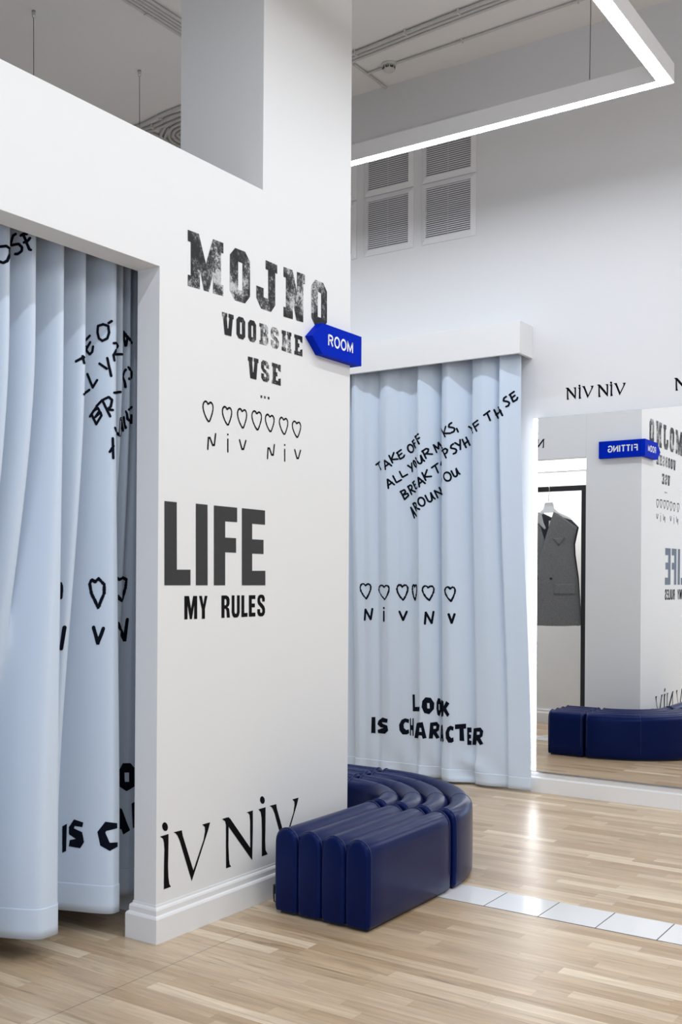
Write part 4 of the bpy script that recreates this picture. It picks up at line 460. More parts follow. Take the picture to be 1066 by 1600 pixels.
SIDE_PHRASE = [[[(2.8224,2.2241),(2.8232,2.2255),(2.824,2.2269),(2.8249,2.2283),(2.8259,2.2297),(2.827,2.2312),(2.8281,2.2326),(2.8294,2.2341),(2.8309,2.2357),(2.8327,2.2373),(2.8348,2.2389),(2.8374,2.2408)],[(2.8333,2.2438),(2.8338,2.2407),(2.8343,2.2376),(2.8349,2.2345),(2.8355,2.2313),(2.8361,2.2282),(2.8368,2.2252),(2.8375,2.2221),(2.8383,2.219)]],[[(2.9403,2.3302),(2.9407,2.3324),(2.9412,2.3345),(2.9416,2.3367),(2.942,2.3388),(2.9424,2.341),(2.9428,2.3431),(2.9433,2.3453),(2.9437,2.3474)],[(2.9406,2.3058),(2.9407,2.3026),(2.9409,2.2994),(2.941,2.2963),(2.9412,2.2931),(2.9413,2.29),(2.9415,2.2868),(2.942,2.2844),(2.9424,2.2821),(2.9429,2.2797),(2.9434,2.2774),(2.9438,2.275),(2.9443,2.2773),(2.9448,2.2795),(2.9453,2.2818),(2.9458,2.284),(2.9459,2.2875),(2.946,2.2909),(2.9461,2.2943),(2.9462,2.2977),(2.9463,2.3011),(2.9464,2.3045)],[(2.9413,2.2981),(2.9416,2.3007),(2.9419,2.3034),(2.9422,2.306),(2.9425,2.3087),(2.9428,2.3113),(2.9432,2.3139),(2.9435,2.3166),(2.9438,2.3192),(2.9441,2.3219)]],[[(2.9556,2.3893),(2.9547,2.3884),(2.9539,2.3876),(2.953,2.3868),(2.9522,2.3859),(2.9515,2.3851),(2.9507,2.3843),(2.9506,2.381),(2.9506,2.3778),(2.9505,2.3745),(2.9505,2.3712),(2.9504,2.368),(2.9504,2.3647),(2.9503,2.3614),(2.9503,2.3582),(2.9505,2.3549),(2.9507,2.3517),(2.9509,2.3484),(2.9511,2.3452),(2.9513,2.342),(2.9515,2.3387),(2.9517,2.3355),(2.9523,2.3335),(2.953,2.3316),(2.9537,2.3296),(2.9544,2.3277),(2.9552,2.3257),(2.9561,2.3272),(2.957,2.3287),(2.958,2.3302),(2.959,2.3317),(2.9601,2.3332),(2.9612,2.3348),(2.9616,2.338),(2.962,2.3412),(2.9624,2.3444),(2.9628,2.3476),(2.9633,2.3508),(2.9637,2.3541),(2.9642,2.3573),(2.964,2.3605),(2.9638,2.3638),(2.9636,2.3671),(2.9634,2.3703),(2.9631,2.3736),(2.9629,2.3769),(2.9627,2.3802),(2.9625,2.3834),(2.9614,2.3844),(2.9603,2.3854),(2.9593,2.3863),(2.9583,2.3873),(2.9574,2.3884),(2.9565,2.3894),(2.9556,2.3904)]],[[(2.9633,2.3947),(2.9645,2.3966),(2.9658,2.3985),(2.9673,2.4005),(2.9689,2.4025)]],[[(2.9524,2.2373),(2.953,2.2355),(2.9537,2.2336),(2.9544,2.2317),(2.9551,2.2299),(2.9558,2.228),(2.9566,2.2262),(2.9574,2.2243),(2.9582,2.2225),(2.959,2.2206),(2.9599,2.2188),(2.9609,2.217)],[(2.9614,2.2581),(2.9617,2.2551),(2.9619,2.2521),(2.9622,2.2491),(2.9625,2.2461),(2.9627,2.2431),(2.963,2.2401),(2.9633,2.2371),(2.9636,2.2341),(2.9639,2.2311),(2.9642,2.2281),(2.9645,2.2251),(2.9648,2.2221),(2.9651,2.2191),(2.9654,2.2161),(2.9658,2.2131),(2.9661,2.2101),(2.9664,2.2071),(2.9668,2.2042),(2.9672,2.2012),(2.9675,2.1982),(2.9679,2.1952),(2.9683,2.1922),(2.9687,2.1893)]],[[(2.9748,2.3172),(2.9786,2.3184),(2.9835,2.3199),(3.0534,2.3376),(3.0536,2.3342),(3.0538,2.3308),(3.054,2.3273),(3.0542,2.3239),(3.054,2.321),(3.0538,2.3181),(3.0535,2.3153),(3.0533,2.3124),(2.986,2.2932),(2.9841,2.29),(2.9823,2.2867),(2.9805,2.2835),(2.9789,2.2803),(2.9773,2.2763),(2.9758,2.2724)],[(2.9757,2.2742),(2.9791,2.2748),(2.9831,2.2755),(2.9888,2.2766),(3.0538,2.2918),(3.0544,2.2917),(3.0549,2.2915),(3.0556,2.2915),(3.0564,2.2914),(3.0575,2.2914),(3.059,2.2915)],[(2.9744,2.2722),(2.9748,2.2691),(2.9753,2.2661),(2.9758,2.2631),(2.9763,2.26),(2.9768,2.257),(2.9773,2.254),(2.9779,2.251)]],[[(3.1131,2.394),(3.1131,2.3908),(3.1131,2.3876),(3.1132,2.3843),(3.1132,2.3811),(3.1132,2.3779),(3.1133,2.3746),(3.1133,2.3714),(3.1134,2.3682),(3.1134,2.3649),(3.1134,2.3617),(3.1135,2.3584),(3.1135,2.3552),(3.1136,2.3517),(3.1137,2.3482),(3.1138,2.3447),(3.1139,2.3412),(3.1139,2.3377)],[(3.1131,2.394),(3.1133,2.3911),(3.1136,2.3882),(3.1139,2.3853),(3.1142,2.3825),(3.1146,2.3796),(3.1149,2.3767),(3.1153,2.3738),(3.1157,2.371),(3.1163,2.3681),(3.116,2.3651),(3.1158,2.362),(3.1156,2.3589),(3.1154,2.3559),(3.1153,2.3528),(3.1151,2.3497),(3.115,2.3467),(3.1148,2.3436),(3.1147,2.3406),(3.1145,2.3375)],[(3.1162,2.3739),(3.1167,2.3711),(3.1172,2.3683),(3.118,2.3655),(3.1188,2.3628),(3.1202,2.3602),(3.1223,2.3577),(3.1856,2.3706),(3.1861,2.3677),(3.1866,2.3648)]],[[(2.9421,2.1978),(2.9424,2.1949),(2.9426,2.192),(2.9429,2.189),(2.9431,2.1861),(2.9434,2.1832),(2.9436,2.1803),(2.9439,2.1774),(2.9441,2.1745),(2.9443,2.1715),(2.9446,2.1686),(2.9448,2.1657),(2.9451,2.1628),(2.9454,2.1599),(2.9456,2.157),(2.9459,2.1541),(2.9461,2.1511),(2.9464,2.1482),(2.9467,2.1453),(2.947,2.1481),(2.9474,2.1508),(2.9477,2.1536),(2.9481,2.1563),(2.9484,2.1591),(2.9488,2.1618),(2.9492,2.1646),(2.9495,2.1674),(2.9499,2.1701),(2.9503,2.1729)]],[[(2.8415,2.101),(2.94,2.1221),(2.9405,2.1239),(2.941,2.1257),(2.9415,2.1275),(2.942,2.1292),(2.9425,2.131),(2.943,2.1328),(2.9435,2.1346),(2.944,2.1364)]],[[(2.9781,2.1248),(2.9817,2.1256),(2.986,2.1266),(3.0544,2.1402),(3.0549,2.1405),(3.0556,2.1408),(3.0562,2.141),(3.0571,2.1414),(3.058,2.1417)]],[[(3.113,2.2106),(3.1131,2.2137),(3.1132,2.2168),(3.1133,2.2199),(3.1134,2.223),(3.1135,2.2261),(3.1136,2.2292),(3.1137,2.2323),(3.1138,2.2354),(3.1143,2.2381),(3.1148,2.2409)],[(3.1131,2.2125),(3.1133,2.2093),(3.1134,2.2061),(3.1136,2.203),(3.1137,2.1998),(3.1139,2.1967),(3.114,2.1935),(3.1142,2.1903),(3.1144,2.1872),(3.1146,2.184),(3.1148,2.1809),(3.1149,2.1777),(3.1151,2.1746),(3.1153,2.1714)]],[[(3.1172,2.2503),(3.118,2.2476),(3.1189,2.2448),(3.1203,2.2422),(3.1226,2.2398),(3.1857,2.2507),(3.1862,2.2479),(3.1868,2.245)],[(3.119,2.2041),(3.1217,2.2063),(3.1859,2.2215),(3.1868,2.2235),(3.1868,2.2269),(3.1868,2.2304),(3.1868,2.2338),(3.1868,2.2373),(3.1869,2.2408),(3.1869,2.2442)]],[[(2.9452,2.0325),(2.9455,2.035),(2.9458,2.0374),(2.9462,2.0399),(2.9465,2.0423),(2.9469,2.0447),(2.9472,2.0472),(2.9475,2.0496),(2.9479,2.0521),(2.9483,2.0545),(2.9486,2.057),(2.949,2.0594),(2.9493,2.0619),(2.9497,2.0643),(2.9501,2.0668),(2.9505,2.0692)],[(2.9463,2.0413),(2.9466,2.0385),(2.9469,2.0357),(2.9472,2.0329),(2.9475,2.0301),(2.9478,2.0272),(2.9481,2.0244),(2.9484,2.0216),(2.9487,2.0188),(2.9491,2.016),(2.9494,2.0132),(2.9497,2.0103),(2.95,2.0075),(2.9504,2.0047),(2.9507,2.0019)],[(2.9478,2.0535),(2.9483,2.055),(2.9489,2.0565),(2.9495,2.0581),(2.95,2.0596),(2.9506,2.0612),(2.9512,2.0627),(2.9518,2.0642),(2.9522,2.0614),(2.9526,2.0586),(2.9529,2.0557),(2.9533,2.0529),(2.9529,2.0503),(2.9524,2.0477),(2.952,2.0452),(2.9516,2.0426),(2.9512,2.04),(2.9508,2.0374),(2.9504,2.0348),(2.95,2.0323),(2.9496,2.0297)],[(2.9496,2.0297),(2.9502,2.0319),(2.9507,2.0341),(2.9513,2.0363),(2.9519,2.0384),(2.9525,2.0406),(2.9531,2.0428),(2.9537,2.045),(2.9543,2.0472),(2.9546,2.0442),(2.9549,2.0412),(2.9552,2.0382),(2.9555,2.0352),(2.9551,2.0326),(2.9547,2.03),(2.9543,2.0275),(2.9539,2.0249),(2.9535,2.0224),(2.9532,2.0198),(2.9528,2.0172),(2.9524,2.0147),(2.9521,2.0121),(2.9517,2.0096),(2.9514,2.007),(2.951,2.0045),(2.9507,2.0019)]],[[(2.9504,2.0719),(2.9509,2.0741),(2.9514,2.0762),(2.9519,2.0784),(2.9524,2.0806),(2.9529,2.0828),(2.9534,2.085),(2.9539,2.0872),(2.9544,2.0894),(2.955,2.0916),(2.9555,2.0938),(2.9563,2.0952),(2.9572,2.0967),(2.9581,2.0981),(2.959,2.0995),(2.9599,2.1009),(2.961,2.1024),(2.9621,2.1038),(2.9632,2.1053),(2.9644,2.1068),(2.9656,2.1046),(2.9668,2.1024),(2.9681,2.1002),(2.9696,2.0981),(2.9712,2.0959),(2.9708,2.0926),(2.9704,2.0893),(2.9701,2.086),(2.9697,2.0827),(2.9694,2.0794),(2.969,2.0761),(2.9687,2.0729),(2.9684,2.0696),(2.967,2.0672),(2.9657,2.0649),(2.9646,2.0627),(2.9635,2.0604),(2.9624,2.0581)],[(2.956,2.0938),(2.9565,2.091),(2.9569,2.0882),(2.9573,2.0853),(2.9577,2.0825),(2.9582,2.0797),(2.9586,2.0769),(2.9591,2.0741),(2.9595,2.0712),(2.96,2.0684),(2.9605,2.0656),(2.961,2.0628),(2.9615,2.06),(2.9621,2.0572),(2.9626,2.0544),(2.9631,2.0516),(2.9637,2.0488),(2.9643,2.046),(2.9649,2.0432),(2.9656,2.0405),(2.9662,2.0377),(2.9669,2.0349),(2.9677,2.0321)],[(2.9624,2.0581),(2.9638,2.0579),(2.9653,2.0576),(2.967,2.0573),(2.9688,2.0571),(2.971,2.057),(2.9735,2.0569)]],[[(2.9827,1.9886),(2.9842,1.9856),(2.9858,1.9827),(2.9874,1.9798),(2.9892,1.9768),(3.0566,1.9841),(3.057,1.9809),(3.0576,1.9786),(3.0584,1.9762),(3.0593,1.9739),(3.0607,1.9717),(3.0627,1.9696),(3.0627,1.9727),(3.0627,1.9758),(3.0627,1.9789),(3.0626,1.982),(3.0626,1.9851),(3.0626,1.9883),(3.0626,1.9914),(3.0626,1.9945),(3.0626,1.9976),(3.0626,2.0007),(3.0626,2.0038),(3.0626,2.007),(3.0626,2.0101),(3.0626,2.0132),(3.0626,2.0163),(3.0626,2.0194),(3.0626,2.0226),(3.0626,2.0257),(3.0626,2.0288),(3.0626,2.0319),(3.0626,2.035),(3.0627,2.0381)],[(3.0627,2.0381),(3.0637,2.0352),(3.0648,2.0322),(3.1145,2.0374),(3.1146,2.0342),(3.1147,2.031),(3.1149,2.0279),(3.1151,2.0247),(3.1152,2.0216),(3.1154,2.0184),(3.1155,2.0152),(3.1157,2.0121),(3.1159,2.0089),(3.1161,2.0058),(3.1163,2.0026),(3.1165,1.9995),(3.1166,1.9963)]],[[(3.1159,2.0502),(3.1161,2.0469),(3.1162,2.0437),(3.1163,2.0404),(3.1165,2.0371),(3.1166,2.0338),(3.1167,2.0306),(3.1169,2.0273),(3.1171,2.024),(3.1172,2.0207),(3.1174,2.0175),(3.1176,2.0142),(3.1178,2.0109),(3.118,2.0076)],[(3.1171,2.0731),(3.1174,2.07),(3.1177,2.0669),(3.118,2.0638),(3.1183,2.0607),(3.1185,2.0576),(3.1188,2.0545),(3.1193,2.0515),(3.1196,2.0484),(3.12,2.0453),(3.1204,2.0422),(3.1219,2.0398),(3.1247,2.0375),(3.1868,2.0451),(3.1874,2.0424),(3.1882,2.0398),(3.1889,2.0371),(3.1889,2.0403),(3.1889,2.0434),(3.1889,2.0465),(3.1889,2.0497),(3.1888,2.0528),(3.1888,2.0559),(3.1888,2.0591),(3.1888,2.0622),(3.1888,2.0653),(3.1887,2.0685)]],[[(3.1217,2.0809),(3.1258,2.0838),(3.1868,2.097),(3.1876,2.0994),(3.1885,2.1018)]],[[(2.9745,1.9466),(2.9746,1.9435),(2.9747,1.9404),(2.9748,1.9374),(2.9749,1.9343),(2.975,1.9313),(2.9751,1.9282),(2.9752,1.9251),(2.9753,1.9221),(2.9754,1.919),(2.9755,1.9159),(2.9756,1.9129),(2.9757,1.9098),(2.9758,1.9068),(2.9759,1.9037),(2.976,1.9006),(2.9761,1.8976),(2.9762,1.8945),(2.9763,1.8915),(2.9764,1.8884),(2.9765,1.8853),(2.9766,1.8823),(2.9767,1.8792),(2.9768,1.8761),(2.9769,1.8731),(2.977,1.87)],[(2.9683,1.8938),(2.9692,1.8966),(2.9701,1.8995),(2.9711,1.9024),(2.9722,1.9052),(2.9733,1.9081),(2.9746,1.911),(2.976,1.9139),(2.9775,1.9169)]]]
SIDE_TOP = [[[(2.4324,2.5575),(2.4337,2.5577),(2.435,2.5581),(2.4366,2.5585),(2.4383,2.559),(2.4403,2.5596),(2.4428,2.5603),(2.4459,2.558),(2.45,2.556),(2.4549,2.5543),(2.4549,2.5505),(2.455,2.5467),(2.455,2.5429),(2.4551,2.539),(2.4551,2.5352),(2.4531,2.5308),(2.4514,2.5264),(2.4498,2.5221),(2.4482,2.5178),(2.4468,2.5135),(2.4455,2.5093),(2.4427,2.507),(2.4405,2.5048),(2.4387,2.5028),(2.437,2.5008),(2.4354,2.5022),(2.4339,2.5037),(2.4325,2.5053)]],[[(2.5414,2.6347),(2.5404,2.6324),(2.5395,2.63),(2.5393,2.6263),(2.539,2.6226),(2.5388,2.619),(2.5386,2.6153),(2.5384,2.6116),(2.5382,2.6079),(2.5379,2.6042),(2.5377,2.6005),(2.5382,2.5958),(2.5389,2.5961),(2.5397,2.5965),(2.5405,2.5969),(2.5413,2.5973),(2.5421,2.5977),(2.5429,2.5981),(2.5438,2.5986),(2.5445,2.5954),(2.5452,2.5922),(2.546,2.589),(2.5468,2.5859),(2.5467,2.5814),(2.5466,2.5768),(2.5464,2.5723),(2.5456,2.5699),(2.5447,2.5674),(2.5439,2.5649),(2.5431,2.5625),(2.5421,2.5628),(2.5411,2.563)]],[[(2.5456,2.6283),(2.5467,2.6311),(2.548,2.6339),(2.5492,2.6335),(2.5504,2.6332),(2.5518,2.6328)],[(2.5484,2.6278),(2.5488,2.6242),(2.5493,2.6206),(2.5497,2.617),(2.5502,2.6134),(2.5506,2.6098),(2.5511,2.6063),(2.5516,2.6027),(2.5521,2.5991),(2.5526,2.5956),(2.5531,2.592),(2.5537,2.5884),(2.5543,2.5849),(2.5549,2.5814),(2.5555,2.5778),(2.5578,2.5765)],[(2.5487,2.6029),(2.55,2.6045),(2.5514,2.6062),(2.553,2.6079),(2.554,2.6115),(2.5552,2.615),(2.5565,2.6186)]]]
SIDE_HEARTS = [[(2.8175,1.3793),(2.8176,1.3754),(2.8178,1.3714),(2.818,1.3674),(2.8181,1.3635),(2.8183,1.3595),(2.8185,1.3555),(2.8185,1.3518),(2.8185,1.3481),(2.8184,1.3443),(2.8184,1.3406),(2.8184,1.3369),(2.8183,1.3331),(2.8183,1.3294),(2.8183,1.3257)],[(2.9576,1.3873),(2.9569,1.3891),(2.9562,1.391),(2.9555,1.3929),(2.9548,1.3948),(2.9545,1.391),(2.9542,1.3871),(2.9539,1.3833),(2.9536,1.3795),(2.9538,1.3759),(2.954,1.3723),(2.9542,1.3687),(2.9544,1.3651),(2.9545,1.3615),(2.9547,1.3578),(2.9549,1.3542),(2.9551,1.3506),(2.9553,1.347),(2.9555,1.3434),(2.9557,1.3398),(2.9561,1.3365),(2.9564,1.3332),(2.9568,1.3298),(2.9572,1.3265),(2.9575,1.3232),(2.9579,1.3199),(2.9583,1.3166),(2.9587,1.3132),(2.9591,1.3099),(2.9594,1.3066),(2.9598,1.3033),(2.9602,1.2999),(2.9606,1.2966),(2.961,1.2933),(2.9614,1.29),(2.9618,1.2867),(2.9621,1.2902),(2.9624,1.2938),(2.9626,1.2973),(2.9629,1.3008),(2.9632,1.3044),(2.9635,1.3079),(2.9638,1.3115),(2.9641,1.315),(2.9644,1.3185),(2.9648,1.3221),(2.9651,1.3256),(2.9655,1.3292),(2.9658,1.3327),(2.9661,1.3362),(2.9665,1.3398),(2.9669,1.3433),(2.9668,1.347),(2.9668,1.3508),(2.9667,1.3545),(2.9666,1.3582),(2.9666,1.3619),(2.9665,1.3657),(2.9665,1.3694),(2.9664,1.3731),(2.9664,1.3768),(2.9655,1.3797),(2.9647,1.3825),(2.964,1.3853),(2.9632,1.3882),(2.9625,1.391),(2.9618,1.3939),(2.9611,1.3967),(2.9604,1.3995),(2.9598,1.3971),(2.9593,1.3946),(2.9587,1.3922),(2.9581,1.3897),(2.9576,1.3873)],[(3.1345,1.4016),(3.1356,1.3984),(3.1369,1.3953),(3.1386,1.3977),(3.1411,1.4001),(3.1453,1.4025),(3.153,1.4049),(3.1975,1.4025),(3.1983,1.4002),(3.1993,1.3978),(3.2003,1.3954),(3.2003,1.3914),(3.2004,1.3874),(3.2004,1.3833),(3.2004,1.3793),(3.2004,1.3753),(3.2004,1.3713),(3.2004,1.3673),(3.2005,1.3633),(3.2002,1.3594),(3.2001,1.3554),(3.1999,1.3515),(3.1997,1.3476),(3.1996,1.3437),(3.1994,1.3398),(3.1993,1.3359),(3.1991,1.3319),(3.199,1.328),(3.1988,1.3241),(3.1987,1.3202),(3.1985,1.3163),(3.1552,1.3133),(3.1531,1.3095),(3.1488,1.3127),(3.1452,1.316),(3.1427,1.3191),(3.1408,1.3223),(3.1394,1.3255),(3.1384,1.3286)]]
SIDE_NIV = [[(2.8253,1.2125),(2.8251,1.2088),(2.825,1.2051),(2.8248,1.2015),(2.8247,1.1978),(2.8246,1.1941),(2.8244,1.1905),(2.8243,1.1868),(2.8242,1.1831),(2.8241,1.1795),(2.824,1.1758),(2.8238,1.1721),(2.8237,1.1685),(2.8236,1.1648),(2.8235,1.1611),(2.8234,1.1575),(2.8232,1.1538),(2.8231,1.1501),(2.823,1.1465),(2.8229,1.1428),(2.8228,1.1391),(2.8227,1.1354),(2.8226,1.1318)],[(2.9594,1.2085),(2.9596,1.2049),(2.9598,1.2014),(2.9601,1.1978),(2.9604,1.1942),(2.9606,1.1906),(2.9609,1.187),(2.9611,1.1835),(2.9614,1.1799),(2.9616,1.1763),(2.9619,1.1727),(2.9622,1.1692),(2.9624,1.1656),(2.9627,1.162),(2.9629,1.1584),(2.9632,1.1549),(2.9635,1.1513),(2.9638,1.1477),(2.964,1.1513),(2.9642,1.1548),(2.9645,1.1584),(2.9647,1.1619),(2.965,1.1655),(2.9652,1.169),(2.9655,1.1726),(2.9657,1.1761),(2.966,1.1797),(2.9663,1.1832),(2.9666,1.1868),(2.9669,1.1903),(2.9672,1.1939),(2.9675,1.1974),(2.9678,1.201),(2.9681,1.2045)],[(3.1459,1.2173),(3.1474,1.2136),(3.1493,1.2098),(3.1514,1.2061),(3.1539,1.2023),(3.1565,1.1985),(3.1592,1.1946),(3.2011,1.1887),(3.2016,1.185),(3.202,1.1812),(3.2024,1.1775),(3.2028,1.1738),(3.2033,1.17),(3.2037,1.1663),(3.2042,1.1626),(3.2046,1.1588),(3.2051,1.1551),(3.2057,1.1514),(3.2061,1.1476),(3.2061,1.1516),(3.2061,1.1556),(3.2062,1.1596),(3.2062,1.1636),(3.2062,1.1676),(3.2063,1.1716),(3.2063,1.1756),(3.2063,1.1796),(3.2063,1.1836),(3.2063,1.1876),(3.2064,1.1916),(3.2064,1.1956),(3.2064,1.1996),(3.2064,1.2036),(3.2065,1.2075),(3.2065,1.2115),(3.2065,1.2155),(3.2065,1.2195),(3.2066,1.2235),(3.2066,1.2275),(3.2067,1.2315)]]
